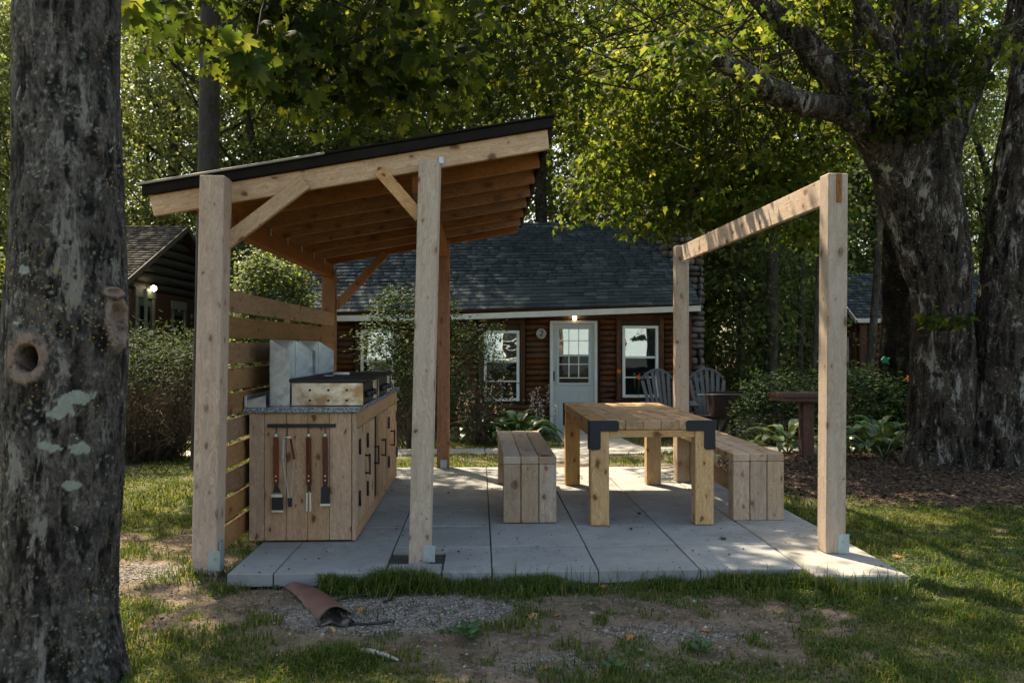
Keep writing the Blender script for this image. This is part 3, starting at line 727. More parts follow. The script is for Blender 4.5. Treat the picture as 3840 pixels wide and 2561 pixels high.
def shingle_roof(parent, A0, A1, B0, B1, expo, wid, mat, indiv=0, thick=.012):
    """A0-A1 eave, B0-B1 ridge; overlapping courses of tabs"""
    A0, A1, B0, B1 = map(Vector, (A0, A1, B0, B1))
    up = (B0 - A0); n = int(up.length / expo); nrm = (A1 - A0).cross(B0 - A0).normalized()
    if nrm.z < 0: nrm = -nrm
    cs = []; X = []; Y = []; Z = []; cnt = 0; g = np.random.default_rng(int(A0.x * 10 + 500))
    ms = {}
    for r in range(n):
        v = (r + .5) / n; a = A0.lerp(B0, v); b = A1.lerp(B1, v); Lr = (b - a).length; ux = (b - a) / Lr
        s = -g.uniform(0, wid)
        while s < Lr - .02:
            w = wid * g.choice([.6, .85, 1.1, 1.4]); s0, s1 = max(0, s), min(Lr, s + w); s += w
            if s1 - s0 < .03: continue
            c = a + ux * ((s0 + s1) / 2) + nrm * (.012 + g.uniform(0, .006)); vy = (B0 - A0).normalized()
            hy = vy * (expo * .56) - nrm * .008
            if cnt < indiv and (r % 1 == 0):
                k = round(s1 - s0, 2)
                M = Matrix((ux, hy.normalized(), ux.cross(hy).normalized())).transposed().to_4x4(); M.translation = c
                mobj('shingle', box_mesh(k - .008, expo * 1.12, thick, 0, mat), None, parent, M); cnt += 1
            else:
                cs.append(c); X.append(ux * ((s1 - s0) / 2 - .004)); Y.append(hy); Z.append(nrm * thick / 2)
    if cs:
        V, Fq = np_boxes(np.array(cs), np.array(X), np.array(Y), np.array(Z))
        me = np_mesh('shingles', V, Fq)
        tag(mobj('shingle_courses', me, mat, parent), kind='stuff')
def slabquad(name, pts, th, mat, parent):
    P = [Vector(p) for p in pts]; n = (P[1] - P[0]).cross(P[3] - P[0]).normalized()
    if n.z < 0: n = -n
    V = [p for p in P] + [p - n * th for p in P]; c = sum(V, Vector()) / 8
    bm = bmesh.new(); vs = [bm.verts.new(v - c) for v in V]
    bm.faces.new(vs[:4]); bm.faces.new(vs[4:][::-1])
    for i in range(4): bm.faces.new((vs[i], vs[4 + i], vs[4 + (i + 1) % 4], vs[(i + 1) % 4]))
    bmesh.ops.recalc_face_normals(bm, faces=bm.faces)
    me = bpy.data.meshes.new(name); bm.to_mesh(me); bm.free(); return mobj(name, me, mat, parent, Matrix.Translation(c))

# main cabin
WY = 16.0
cabin = thing('log_cabin', 'brown log cabin with blue grey shingle roof and white door behind the patio', 'cabin', (0, 18, -.3))
eL = at(700, 737, 15.68); eM = at(1035, 729, 15.68); eR = at(1606, 708.5, 15.68)
eL.x = -4.75
box('wall_core', -4.4, 3.98, WY + .06, WY + 5.6, -.35, 1.97, M_darkwd, cabin, 0)
wl = lambda px: at(px, 796, WY).x - (-4.4)
ops = []
def op(x0, x1, y0, y1): 
    a, b = at(x0, y0, WY), at(x1, y1, WY); ops.append((a.x + 4.4 - .13, b.x + 4.4 + .13, b.z - .05, a.z + .12)); return (a + b) / 2, b.x - a.x, a.z - b.z
c, w0, h0 = op(1111, 1192, 759, 920); window(cabin, (c.x, WY - .02, c.z), w0, h0, (0, -1, 0), trim=M_darkwd)
c, w0, h0 = op(1428, 1510, 748, 912); window(cabin, (c.x, WY - .02, c.z), w0, h0, (0, -1, 0), trim=M_log)
c, w0, h0 = op(829, 905, 757, 918); window(cabin, (c.x, WY - .02, c.z), w0, h0, (0, -1, 0), trim=M_darkwd)
a, b = at(1262, 737, WY), at(1370, 990, WY)
DX0, DX1, DZ1, DZ0 = a.x, b.x, a.z, b.z
ops.append((DX0 + 4.4 - .02, DX1 + 4.4 + .07, -1, DZ1 + .02))
log_wall(cabin, (-4.4, WY + .02), (3.98, WY + .02), -.33, 1.90, .108, M_log, ops)
box('corner_log', 3.90, 4.04, WY - .05, WY + .08, -.33, 1.98, M_darkwd, cabin, .02)
# door with glazed upper half
fr_ = .055
dr = box('door', DX0 + fr_ + .002, DX1 - fr_ - .002, WY - .055, WY - .015, DZ0 + .03, DZ1 - fr_ - .002, M_door, cabin, .003)
for x in (DX0, DX1 - fr_): box('door_frame', x, x + fr_, WY - .10, WY + .02, DZ0, DZ1, M_fascia, dr, .004)
box('door_frame', DX0 + fr_ + .001, DX1 - fr_ - .001, WY - .10, WY + .02, DZ1 - fr_, DZ1, M_fascia, dr, .004)
ga, gb = at(1283, 756, WY), at(1350, 878, WY)
box('storm_frame', ga.x - .05, gb.x + .05, WY - .070, WY - .056, ga.z + .002, ga.z + .05, M_door, dr, .002)
box('storm_frame', ga.x - .05, gb.x + .05, WY - .070, WY - .056, gb.z - .05, gb.z - .002, M_door, dr, .002)
for x in (ga.x - .05, gb.x + .002): box('storm_frame', x, x + .048, WY - .070, WY - .056, gb.z - .0015, ga.z + .0015, M_door, dr, .002)
zm = at(1300, 816, WY).z
box('meeting_rail', ga.x, gb.x, WY - .068, WY - .057, zm - .018, zm + .018, M_door, dr, .002)
box('pane', ga.x, gb.x, WY - .062, WY - .059, zm + .019, ga.z, M_glass, dr, 0)
box('pane', ga.x, gb.x, WY - .062, WY - .059, gb.z, zm - .019, M_glassd, dr, 0)
gw = gb.x - ga.x
for k in (1, 2): box('glazing_bar', ga.x + gw * k / 3 - .009, ga.x + gw * k / 3 + .009, WY - .066, WY - .0625, gb.z + .10, ga.z - .001, M_white, dr, 0)
for z in (at(0, 782, WY).z, at(0, 837, WY).z, at(0, 869, WY).z): box('glazing_bar', ga.x, gb.x, WY - .0655, WY - .0622, z - .008, z + .008, M_white, dr, 0)
for (x0, x1) in ((1281, 1306), (1327, 1351)):
    pa, pb_ = at(x0, 897, WY), at(x1, 972, WY)
    for (u0, u1, v0, v1) in ((pa.x, pb_.x, pa.z - .014, pa.z), (pa.x, pb_.x, pb_.z, pb_.z + .014), (pa.x, pa.x + .014, pb_.z + .0145, pa.z - .0145), (pb_.x - .014, pb_.x, pb_.z + .0145, pa.z - .0145)):
        box('door_panel_moulding', u0, u1, WY - .062, WY - .056, v0, v1, M_door, dr, .002)
hp = at(1271.5, 863, WY)
hd = box('door_handle', hp.x - .012, hp.x + .012, WY - .085, WY - .057, hp.z - .09, hp.z + .09, M_black, dr, .004)
box('door_step', DX0 - .1, DX1 + .1, WY - .36, WY - .11, DZ0 - .12, DZ0 + .0, M_black, cabin, .01)
# lamp over the door
lp = at(1318, 729, WY)
lamp = thing('porch_lamp', 'small lit porch lamp above the white cabin door', 'lamp', (lp.x, WY - .08, lp.z))
box('lamp_body', lp.x - .035, lp.x + .035, WY - .13, WY - .04, lp.z + .020, lp.z + .075, M_fascia, lamp, .005)
cyl('bulb', (lp.x, WY - .09, lp.z + .019), (lp.x, WY - .09, lp.z - .04), .032, .034, M_lamp, lamp, 12)
# plaque
pc = at(1242, 766, WY)
plq = thing('number_plaque', 'round pale wood slice with the number 2 beside the cabin door', 'plaque', (pc.x, WY - .06, pc.z))
M_slice = plain('pale_wood_slice', (.34, .33, .27), .8, .2, 0, .25, 12, .2)
cyl('slice', (pc.x, WY - .065, pc.z), (pc.x, WY - .085, pc.z), .098, .096, M_slice, plq, 18)
def text_obj(name, s, size, M, mat, parent, ext=.002):
    cu = bpy.data.curves.new(name, 'FONT'); cu.body = s; cu.size = size; cu.extrude = ext; cu.align_x = 'CENTER'; cu.align_y = 'CENTER'; cu.offset = size * .015
    tmp = bpy.data.objects.new(name, cu); C.objects.link(tmp)
    dg = bpy.context.evaluated_depsgraph_get(); me = bpy.data.meshes.new_from_object(tmp.evaluated_get(dg))
    bpy.data.objects.remove(tmp); me.materials.clear(); me.materials.append(mat)
    return mobj(name, me, None, parent, M)
text_obj('digit', '2', .155, Matrix.Translation((pc.x + .004, WY - .087, pc.z)) @ Matrix.Rotation(R(90), 4, 'X') @ Matrix.Rotation(R(-12), 4, 'Z'), M_black, plq)
# roof
rL, rR = Vector((-4.55, 19.0, at(1180, 514, 19.0).z)), Vector((at(1530, 514, 19).x, 19.0, at(1530, 514, 19.0).z))
eaveL = Vector((-4.75, 15.62, eL.z + .10)); eaveR = Vector((eR.x, 15.62, eR.z + .07))
slabquad('roof_deck', [eaveL, eaveR, rR, rL], .05, M_soffit, cabin)
bl, br = Vector((-4.75, 22.3, 2.0)), Vector((eR.x, 22.3, 2.0))
slabquad('roof_deck', [rL + Vector((0, .01, 0)), rR + Vector((0, .01, 0)), br, bl], .05, M_shin, cabin)
shingle_roof(cabin, eaveL, eaveR, rL, rR, .143, .21, M_shin, 290)
fa = [Vector((-4.75, 15.60, eL.z + .02)), Vector((eM.x, 15.60, eM.z + .002)), Vector((eR.x, 15.60, eR.z - .0))]
for a_, b_ in zip(fa[:-1], fa[1:]): bar('fascia', a_ + (b_ - a_).normalized() * .001, b_ - (b_ - a_).normalized() * .001, .03, .105, M_fascia, cabin, (0, 0, 1), .003)
slabquad('soffit', [fa[0] + Vector((0, .02, -.03)), fa[2] + Vector((0, .02, -.04)), Vector((eR.x, WY + .05, 1.93)), Vector((-4.75, WY + .05, 1.93))], .02, M_darkwd, cabin)
for gx_ in (-4.38, 3.96):
    prism('gable', [(WY, 1.9), (22.2, 1.9), (19.0, rR.z - .12)], 'x', gx_ - .03, gx_ + .03, M_log, cabin, 0)
# stone chimney
ch = thing('stone_chimney', 'dark fieldstone chimney rising at the right gable of the log cabin', 'chimney', (4.25, 17.9, -.3))
CX0, CX1, CY0, CY1, CZ1 = 3.92, 4.56, 17.35, 18.4, 4.55
box('core', CX0 + .05, CX1 - .05, CY0 + .05, CY1 - .05, -.4, CZ1 - .04, M_mort, ch, 0)
sm = []
for q in range(5):
    bm = bmesh.new(); bmesh.ops.create_cube(bm, size=1); bmesh.ops.bevel(bm, geom=bm.edges[:], offset=.22, segments=1, affect='EDGES')
    for v in bm.verts: v.co += Vector((random.uniform(-.06, .06), random.uniform(-.06, .06), random.uniform(-.07, .07)))
    m_ = bpy.data.meshes.new('stone'); bm.to_mesh(m_); bm.free(); m_.materials.append(M_stone)
    m_.polygons.foreach_set('use_smooth', [True] * len(m_.polygons)); sm.append(m_)
z = -.3
while z < CZ1:
    hgt = random.uniform(.10, .17)
    for face in (0, 1, 2):
        s = 0; Lf = (CX1 - CX0) if face == 0 else (CY1 - CY0)
        while s < Lf:
            wd = min(random.uniform(.14, .32), Lf - s + .03)
            cc = (CX0 + s + wd / 2, CY0, z + hgt / 2) if face == 0 else ((CX1 if face == 1 else CX0), CY0 + s + wd / 2, z + hgt / 2)
            sc = (wd * .98, .2 + random.uniform(-.03, .05), hgt * .96) if face == 0 else (.2 + random.uniform(-.03, .05), wd * .98, hgt * .96)
            mobj('stone', random.choice(sm), None, ch, Matrix.Translation(cc) @ Matrix.Rotation(random.uniform(-.06, .06), 4, 'Y') @ Matrix.Diagonal((*sc, 1)))
            s += wd
    z += hgt

# side cabins: gable end turned towards the middle of the picture, long side towards us
def side_cabin(name, label, XG, sgn, Y0, Y1, zE, zR, length, logm, shm, rakem, ze0, ops_, pitch, matfascia):
    t_ = thing(name, label, 'cabin', (XG + sgn * length / 2, (Y0 + Y1) / 2, -.35))
    xf = XG + sgn * length; x0, x1 = min(XG, xf), max(XG, xf)
    box('wall_core', x0 + .08, x1 - .08, Y0 + .28, Y1 - .28, -.4, zE - .02, M_darkwd, t_, 0)
    ym = (Y0 + Y1) / 2
    def tri(z):
        if z < zE - .1: return (.25, Y1 - Y0 - .25)
        f = (z - zE + .1) / (zR - zE); hw = (Y1 - Y0) / 2 * (1 - f) - .1; return (ym - Y0 - hw, ym - Y0 + hw)
    xi = XG + sgn * .22
    log_wall(t_, (xi, Y0), (xi, Y1), -.4, zR - .15, pitch, logm, ops_, tri)
    prism('gable_core', [(Y0 + .3, zE - .05), (Y1 - .3, zE - .05), (ym, zR - .2)], 'x', xi + sgn * .06 - .02, xi + sgn * .06 + .02, M_darkwd, t_, 0)
    log_wall(t_, (x0 + .25, Y0 + .27), (x1 - .2, Y0 + .27), -.4, zE, pitch * 1.3, logm, [])
    A0, A1 = (x0, Y0, zE), (x1, Y0, zE); B0, B1 = (x0, ym, zR), (x1, ym, zR)
    slabquad('roof_deck', [A0, A1, B1, B0], .06, M_darkwd, t_)
    slabquad('roof_deck', [(x0, ym + .01, zR), (x1, ym + .01, zR), (x1, Y1, zE), (x0, Y1, zE)], .06, M_darkwd, t_)
    shingle_roof(t_, A0, A1, B0, B1, .15, .24, shm)
    for (ya, yb) in ((Y0, ym), (Y1, ym)):
        bar('rake_board', (XG - sgn * .02, ya, zE - .05), (XG - sgn * .02, yb, zR - .05), .03, .11, rakem, t_, (0, 0, 1), .003)
    bar('fascia', (x0, Y0 - .02, zE - .03), (x1, Y0 - .02, zE - .03), .03, .11, matfascia, t_, (0, 0, 1), .003)
    return t_, xi
# left cabin
XG = -6.55
lc, xi = side_cabin('dark_cabin', 'dark weathered log cabin with sunlit brown roof behind the left tree trunk', XG, -1, 15.6, 22.6, 2.42, 3.98, 2.1, M_logd, M_shin2, plain('grey_rake_paint', (.085, .08, .062), .8, .15), 0, [], .20, M_darkwd)
xw = xi + .11
# tall door-like window and small window on the gable
yA, yB = 6.66 * 3160 / (1800 - 522), 6.66 * 3160 / (1800 - 593)
def gable_opening(fx0, fx1, fy0, fy1, nm, glass_frac):
    c_ = abs(xw); y0_, y1_ = c_ * 3160 / (1800 - fx0), c_ * 3160 / (1800 - fx1); ym_ = (y0_ + y1_) / 2
    z1_, z0_ = 1.3 + (1300 - fy0) / 3160 * ym_, 1.3 + (1300 - fy1) / 3160 * ym_
    f = box(nm, xw + .001, xw + .03, y0_, y1_, z0_, z1_, M_trimg, lc, .004)
    ww = (y1_ - y0_)
    box('pane', xw + .031, xw + .036, y0_ + ww * .24, y1_ - ww * .24, z0_ + .1, z0_ + (z1_ - z0_) * glass_frac, M_glassd, f, 0)
    for yy in (y0_ + .0, y1_ - .12): box('casing', xw + .032, xw + .05, yy, yy + .12, z0_, z1_ - .21, M_trimg, f, .004)
    box('casing', xw + .032, xw + .055, y0_ - .02, y1_ + .02, z1_ - .20, z1_ - .02, M_trimg, f, .004)
    return f
gable_opening(522, 592, 1083, 1420, 'door', .80)
gable_opening(654, 706, 1131, 1330, 'window', .72)
bar('down_pipe', (xw + .05, 6.3 * 3160 / 1177, .0), (xw + .05, 6.3 * 3160 / 1177, 2.45), .07, .05, M_trimg, lc, (0, 1, 0), .005)
lpy = abs(xw) * 3160 / (1800 - 571)
ll = thing('gable_lamp', 'bright lit lamp over the doorway of the dark left cabin', 'lamp', (xw + .1, lpy, 2.5))
box('lamp_arm', xw + .0, xw + .12, lpy - .02, lpy + .02, 2.47, 2.51, M_trimg, ll, .003)
lz_ = 1.3 + (1300 - 1085) / 3160 * lpy
bm = bmesh.new(); bmesh.ops.create_uvsphere(bm, u_segments=14, v_segments=8, radius=.058); m_ = bpy.data.meshes.new('bulb'); bm.to_mesh(m_); bm.free()
mobj('bulb', m_, M_lamp, ll, Matrix.Translation((xw + .13, lpy, lz_)))
# right cabin
rc, xi2 = side_cabin('small_red_cabin', 'small red brown log cabin with white trim half hidden behind the right maple', 10.0, 1, 22.0, 26.6, 2.02, 3.42, 7.5, M_log, M_shin, M_fascia, 0, [(1.55, 2.05, .2, 1.75)], .15, M_fascia)
window(rc, (xi2 - .12, 23.0, .80), .62, 1.5, (-1, 0, 0))
box('corner_log', 10.12, 10.34, 22.12, 22.34, -.4, 1.98, M_log, rc, .03)
box('corner_log', 13.4, 13.6, 22.08, 22.26, -.4, 1.98, M_log, rc, .03)

# ------------------------------------------------------------------ utility pole
PX, PY = -3.05, 9.5
pole = thing('utility_pole', 'tall weathered utility pole with number tags rising behind the shelter', 'pole', (PX, PY, -.15))
M_pole = wood('pole_wood', (.018, .014, .012), (.060, .049, .041), kn=.15, stain=.6)
def tube_np(path, radii, nu, step, amp=0, fz=.25, fr=14, seed=0, flare=None):
    P = np.array(path, float); n = len(P)
    # catmull-rom resample
    seg = np.linalg.norm(np.diff(P, axis=0), axis=1); T = np.concatenate([[0], np.cumsum(seg)]); m = max(3, int(T[-1] / step) + 1)
    tt = np.linspace(0, T[-1], m); Pe = np.vstack([2 * P[0] - P[1], P, 2 * P[-1] - P[-2]]); out = np.zeros((m, 3)); rr = np.interp(tt, T, radii)
    for i, t in enumerate(tt):
        k = min(np.searchsorted(T, t, side='right') - 1, n - 2); u = (t - T[k]) / (T[k + 1] - T[k]); p0, p1, p2, p3 = Pe[k], Pe[k + 1], Pe[k + 2], Pe[k + 3]
        out[i] = .5 * ((2 * p1) + (-p0 + p2) * u + (2 * p0 - 5 * p1 + 4 * p2 - p3) * u * u + (-p0 + 3 * p1 - 3 * p2 + p3) * u ** 3)
    tan = np.gradient(out, axis=0); tan /= np.linalg.norm(tan, axis=1)[:, None]
    ref = np.array([1.0, 0, 0]) if abs(tan[0][0]) < .8 else np.array([0, 1.0, 0])
    Us = np.zeros((m, 3))
    for i in range(m):
        ref = ref - tan[i] * ref.dot(tan[i]); ref /= np.linalg.norm(ref); Us[i] = ref
    Vs = np.cross(tan, Us); a = np.linspace(0, 2 * np.pi, nu, endpoint=False)
    ca, sa = np.cos(a), np.sin(a)
    D = Us[:, None, :] * ca[None, :, None] + Vs[:, None, :] * sa[None, :, None]
    Rr = np.repeat(rr[:, None], nu, 1)
    S_ = np.repeat(tt[:, None], nu, 1)
    base = out[:, None, :] + D * Rr[..., None]
    if amp:
        q = base.reshape(-1, 3) + seed * 3.1
        n1 = fbm(q[:, 0] * fr, q[:, 1] * fr, q[:, 2] * fr * fz, o=4).reshape(m, nu)
        n2 = vn(q[:, 0] * fr * .25, q[:, 1] * fr * .25, q[:, 2] * fr * .12).reshape(m, nu)
        n3 = fbm(q[:, 0] * fr * 2.7 + 7, q[:, 1] * fr * 2.7, q[:, 2] * fr * fz * 4.2, o=3).reshape(m, nu)
        rid = .62 * (1 - np.abs(n1 - .5) * 4.2) + .38 * (1 - np.abs(n3 - .5) * 4.2)
        base = base + D * (amp * (rid + 1.2 * (n2 - .5)))[..., None]
        tube_np.rid = np.clip(rid.ravel() * .5 + .5, 0, 1)
    return base, D, S_, rr, out
def grid_faces(m, nu, close=True):
    idx = np.arange(m * nu).reshape(m, nu)
    return np.stack([idx[:-1], np.roll(idx[:-1], -1, 1), np.roll(idx[1:], -1, 1), idx[1:]], -1).reshape(-1, 4)
b_, *_r = tube_np([(-3.10, PY, -.25), (-3.03, PY, 3), (-2.97, PY, 8.5)], [.118, .112, .095], 28, .12, .003, .06, 30)
me = np_mesh('pole_shaft', b_.reshape(-1, 3)[:, [2, 1, 0]] * [1, 1, 1], grid_faces(b_.shape[0], 28)[:, ::-1], True)
# the mesh is stored lying along its own X axis so that the grain follows the pole
Mp = Matrix(((0, 0, 1, 0), (0, 1, 0, 0), (1, 0, 0, 0), (0, 0, 0, 1)))
mobj('shaft', me, M_pole, pole, Mp)
def pole_at(z): return -3.03 + (z - 3) * .012
zb = at(462, 634, PY - .12).z
band = cyl('band', (pole_at(zb), PY, zb - .025), (pole_at(zb), PY, zb + .025), .117, .117, M_white, pole, 24)
def pole_digit(s, px, py, size=.085):
    q = at(px, py, PY - .13); dx = q.x - pole_at(q.z); ang = math.asin(max(-.95, min(.95, dx / .122)))
    M = Matrix.Translation((pole_at(q.z) + .122 * math.sin(ang), PY - .122 * math.cos(ang), q.z)) @ Matrix.Rotation(ang, 4, 'Z') @ Matrix.Rotation(R(90), 4, 'X')
    text_obj('number_tag', s, size, M, M_white, pole, .003)
for s, px, py in (('6', 461, 600), ('3', 467.5, 600), ('1', 456, 612), ('7', 461.5, 612), ('7', 462, 648), ('1', 455.5, 660), ('6', 461.5, 661)): pole_digit(s, px, py)

# ------------------------------------------------------------------ bark and foreground tree
def bark_mat(name, base, ridge, lich, pale, mossy=.0, lscale=9.0, lic=.62, orange=True, pth=.53):
    t = NT(name); p = t.gen()
    st = t.map(p, (1, 1, .22)); a = t.noise(st, 26, 6, .7, .5); b = t.noise(p, 5, 5, .65); f = t.noise(p, 90, 4, .7)
    rg = t.n('Attribute', attribute_name='ridge').outputs['Fac']
    c = t.mix(t.ramp(t.math('ADD', rg, t.math('MULTIPLY', t.math('SUBTRACT', a, .5), .9)), [(.66, 0), (.90, 1)]), base, ridge)
    c = t.mix(t.ramp(t.noise(t.map(p, (1, 1, .6)), 60, 5, .8), [(.46, 0), (.60, .72)]), c, tuple(q * 1.2 for q in base))
    c = t.mix(t.ramp(t.noise(p, 16, 6, .8, .4), [(.47, 0), (.60, .75)]), c, tuple(q * .45 for q in ridge))
    c = t.mix(t.ramp(b, [(.50, 0), (.62, .55)]), c, tuple(q * .6 for q in base))
    c = t.mix(t.math('MULTIPLY', t.ramp(t.noise(t.map(p, (1.4, 1.4, .55)), 4.2, 6, .8, .6), [(pth, 0), (pth + .06, .9)]), t.ramp(rg, [(.66, 0), (.84, 1)])), c, pale)
    v = t.n('TexVoronoi', Vector=t.vmath('ADD', p, t.mix(.06, (0, 0, 0), t.n('TexNoise', Vector=p, Scale=14.0).outputs['Color'])), Scale=lscale * 4.2)
    lm = t.math('MULTIPLY', t.ramp(v.outputs['Distance'], [(.14, 1), (.40, 0)]), t.ramp(t.noise(p, 7.3, 5, .7), [(.46, 0), (.60, 1)]))
    c = t.mix(t.math('MULTIPLY', lm, .62), c, lich)
    v2 = t.noise(p, lscale * .5, 5, .72, .9)
    c = t.mix(t.ramp(v2, [(lic, 0), (lic + .025, .9)]), c, tuple(q * 1.15 for q in lich))
    if orange:
        v3 = t.n('TexVoronoi', Vector=p, Scale=46.0)
        om = t.math('MULTIPLY', t.ramp(v3.outputs['Distance'], [(.16, 1), (.24, 0)]), t.ramp(t.noise(p, 2.6, 2), [(.50, 0), (.62, 1)]))
        c = t.mix(om, c, (.30, .17, .03))
    c = t.mix(t.n('Attribute', attribute_name='lichen').outputs['Fac'], c, t.mix(f, (.15, .16, .125), (.33, .345, .285)))
    cal = t.n('Attribute', attribute_name='callus').outputs['Fac']
    cc = t.mix(t.ramp(f, [(.4, 0), (.8, .5)]), (.26, .18, .14), (.10, .07, .05)); c = t.mix(t.math('MULTIPLY', cal, t.ramp(t.noise(p, 19, 5, .75), [(.38, .15), (.52, 1.0)])), c, cc)
    c = t.mix(t.n('Attribute', attribute_name='hollow').outputs['Fac'], c, (.012, .010, .009))  # dark of the deep hole put into the colour
    h = t.math('ADD', a, t.math('MULTIPLY', f, .5))
    return t.done(t.pbr(c, .92, .15, 0.0, t.bump(h, .9, .012)))
M_bark1 = bark_mat('lichened_bark', (.008, .007, .006), (.115, .098, .082), (.26, .27, .22), (.20, .18, .155), lic=.66, pth=.55)
M_bark2 = bark_mat('shaggy_maple_bark', (.006, .0045, .0035), (.080, .060, .045), (.20, .22, .15), (.25, .225, .195), lscale=6, lic=.65, orange=False, pth=.545)
M_bark3 = bark_mat('forest_bark', (.03, .025, .02), (.09, .075, .06), (.12, .12, .09), (.12, .10, .085), orange=False)

t1 = thing('lichened_tree', 'thick grey lichen covered tree trunk with an open knothole at the left edge', 'tree', (-1.78, 3.62, -.1))
def P1(px, py, Y): q = at(px, py, Y); return (q.x, q.y, q.z)
Yt = 3.66
pathT = [(-1.86, Yt, -.30), P1(128, 1500, Yt), P1(138, 1300, Yt), P1(146, 1050, Yt), P1(152, 800, Yt), P1(153, 600, Yt), P1(155, 350, Yt), P1(159, 0, Yt), P1(166, -350, Yt), P1(172, -700, Yt)]
wpx = [165, 126, 119, 122, 128, 118, 109, 106, 100, 92]
radT = [q * 1.63335 / FPX * Yt * .985 for q in wpx]
NU = 360
base, D, S_, rr, cen = tube_np(pathT, radT, NU, .0060, .0100, .28, 21); RID1 = tube_np.rid
m = base.shape[0]; fl = base.reshape(-1, 3); Df = D.reshape(-1, 3)
# coarse lumps
fl = fl + Df * (.022 * (fbm(fl[:, 0] * 4, fl[:, 1] * 4, fl[:, 2] * 1.6, o=3) - .5))[:, None]
# root flare
hfl = np.clip((.28 - fl[:, 2]) / .5, 0, 1) ** 2; ang = np.arctan2(Df[:, 1], Df[:, 0])
fl = fl + Df * (hfl * (.10 + .10 * np.cos(3 * ang + .8)))[:, None]
cal = np.zeros(len(fl)); hol = np.zeros(len(fl))
def wound(px, py, rx, rz_, depth, ring, side=None):
    """old branch wound: raised callus ring round a sunk centre"""
    global fl
    q = np.array(P1(px, py, Yt - .19)); k = np.argmin(np.abs(cen[:, 2] - q[2])); c0 = cen[k]; r0 = rr[k]
    dx = np.clip((q[0] - c0[0]) / r0, -.98, .98); th = math.asin(dx) if side is None else side
    dirv = np.array([math.sin(th), -math.cos(th), 0]); tang = np.array([math.cos(th), math.sin(th), 0]); cc = c0 + dirv * r0; cc[2] = q[2]
    rel = fl - cc; inn = (Df @ dirv) > .2
    u = rel @ tang / rx; v = (rel[:, 2]) / rz_; d = np.sqrt(u * u + v * v) + .32 * (fbm(fl[:, 0] * 11, fl[:, 1] * 11, fl[:, 2] * 11, o=3) - .5)
    d = np.where(inn, d, 9)
    fl = fl + dirv[None, :] * ((ring * .6 + .5 * ring * fbm(fl[:, 0] * 30, fl[:, 1] * 30, fl[:, 2] * 30, o=3)) * np.exp(-((d - .85) / .42) ** 2) - depth * (1 - sstep(.44, .62, d)))[:, None]
    np.maximum(cal, 1 - sstep(.95, 1.15, d), out=cal)
    if depth > .04: np.maximum(hol, 1 - sstep(.46, .60, d), out=hol)
wound(77, 820, .084, .096, .16, .020)
lich_ = np.zeros(len(fl))
for (px, py, rx_, rz_) in ((178, 915, .040, .030), (140, 948, .045, .022), (120, 1025, .05, .020), (178, 1030, .035, .022), (160, 1115, .03, .022), (150, 935, .03, .04), (60, 620, .03, .02)):
    q = np.array(P1(px, py, Yt - .2)); dd = np.sqrt(((fl[:, 0] - q[0]) / rx_) ** 2 + ((fl[:, 2] - q[2]) / rz_) ** 2) + 1.9 * (fbm(fl[:, 0] * 38, fl[:, 1] * 38, fl[:, 2] * 38, o=3) - .5)
    np.maximum(lich_, np.where(Df[:, 1] < 0, 1 - sstep(.80, .95, dd), 0), out=lich_)
wound(272, 735, .060, .115, .010, .050, side=R(72))
wound(262, 668, .04, .022, .0, .035, side=R(66))
me = np_mesh('trunk', fl, grid_faces(m, NU), True); fattr(me, 'callus', cal * .9); fattr(me, 'hollow', hol); fattr(me, 'ridge', RID1); fattr(me, 'lichen', lich_)
mobj('trunk', me, M_bark1, t1)

# ------------------------------------------------------------------ foliage generator
def leaf_tpl(kind):
    if kind == 'maple':
        h = [(0, 0), (.16, -.10), (.38, -.08), (.27, .13), (.64, .26), (.52, .38), (.60, .56), (.25, .47), (.27, .70), (.11, .70), (0, 1.0)]
    elif kind == 'maple_s': h = [(0, 0), (.36, -.08), (.24, .14), (.60, .42), (.24, .46), (0, 1.0)]
    elif kind == 'oval': h = [(0, 0), (.24, .25), (.27, .55), (0, 1.0)]
    elif kind == 'diamond': 
        V = np.array([[0, 0, 0], [.32, .5, -.08], [0, 1, .0], [-.32, .5, -.08]]); return V, np.array([[0, 1, 2], [0, 2, 3]])
    elif kind == 'needle3':
        V = np.array([[0, 0, 0], [.16, .5, 0], [0, 1, .12], [-.16, .5, 0]]); return V, np.array([[0, 1, 2], [0, 2, 3]])
    elif kind == 'needle':
        V = np.array([[-.06, 0, 0], [.06, 0, 0], [0, 1, .0]]); return V, np.array([[0, 1, 2]])
    pts = h + [(-x, y) for x, y in h[1:-1]][::-1]; cen_ = (0, .38)
    V = [(cen_[0], cen_[1], .04)] + [(x, y, -.42 * abs(x) - .34 * max(0, y - .4)) for x, y in pts]; n = len(pts)
    return np.array(V), np.array([[0, 1 + i, 1 + (i + 1) % n] for i in range(n)])
def norm(a): return a / np.maximum(1e-9, np.linalg.norm(a, axis=-1, keepdims=True))
def leaves(name, P, tip, nrm, size, kind, mat, parent, M=None, mesh_only=False):
    V0, F0 = leaf_tpl(kind); n = len(P); t = norm(tip); nn = norm(nrm - t * np.sum(nrm * t, 1, keepdims=True)); b = np.cross(t, nn)
    size = np.broadcast_to(size, (n,))[:, None, None]
    V = P[:, None, :] + size * (V0[None, :, 0:1] * b[:, None, :] + V0[None, :, 1:2] * t[:, None, :] + V0[None, :, 2:3] * nn[:, None, :])
    F_ = (np.arange(n) * len(V0))[:, None, None] + F0[None]
    me = np_mesh(name, V.reshape(-1, 3), F_.reshape(-1, 3)); me.materials.append(mat)
    if mesh_only: return me
    return mobj(name, me, None, parent, M)
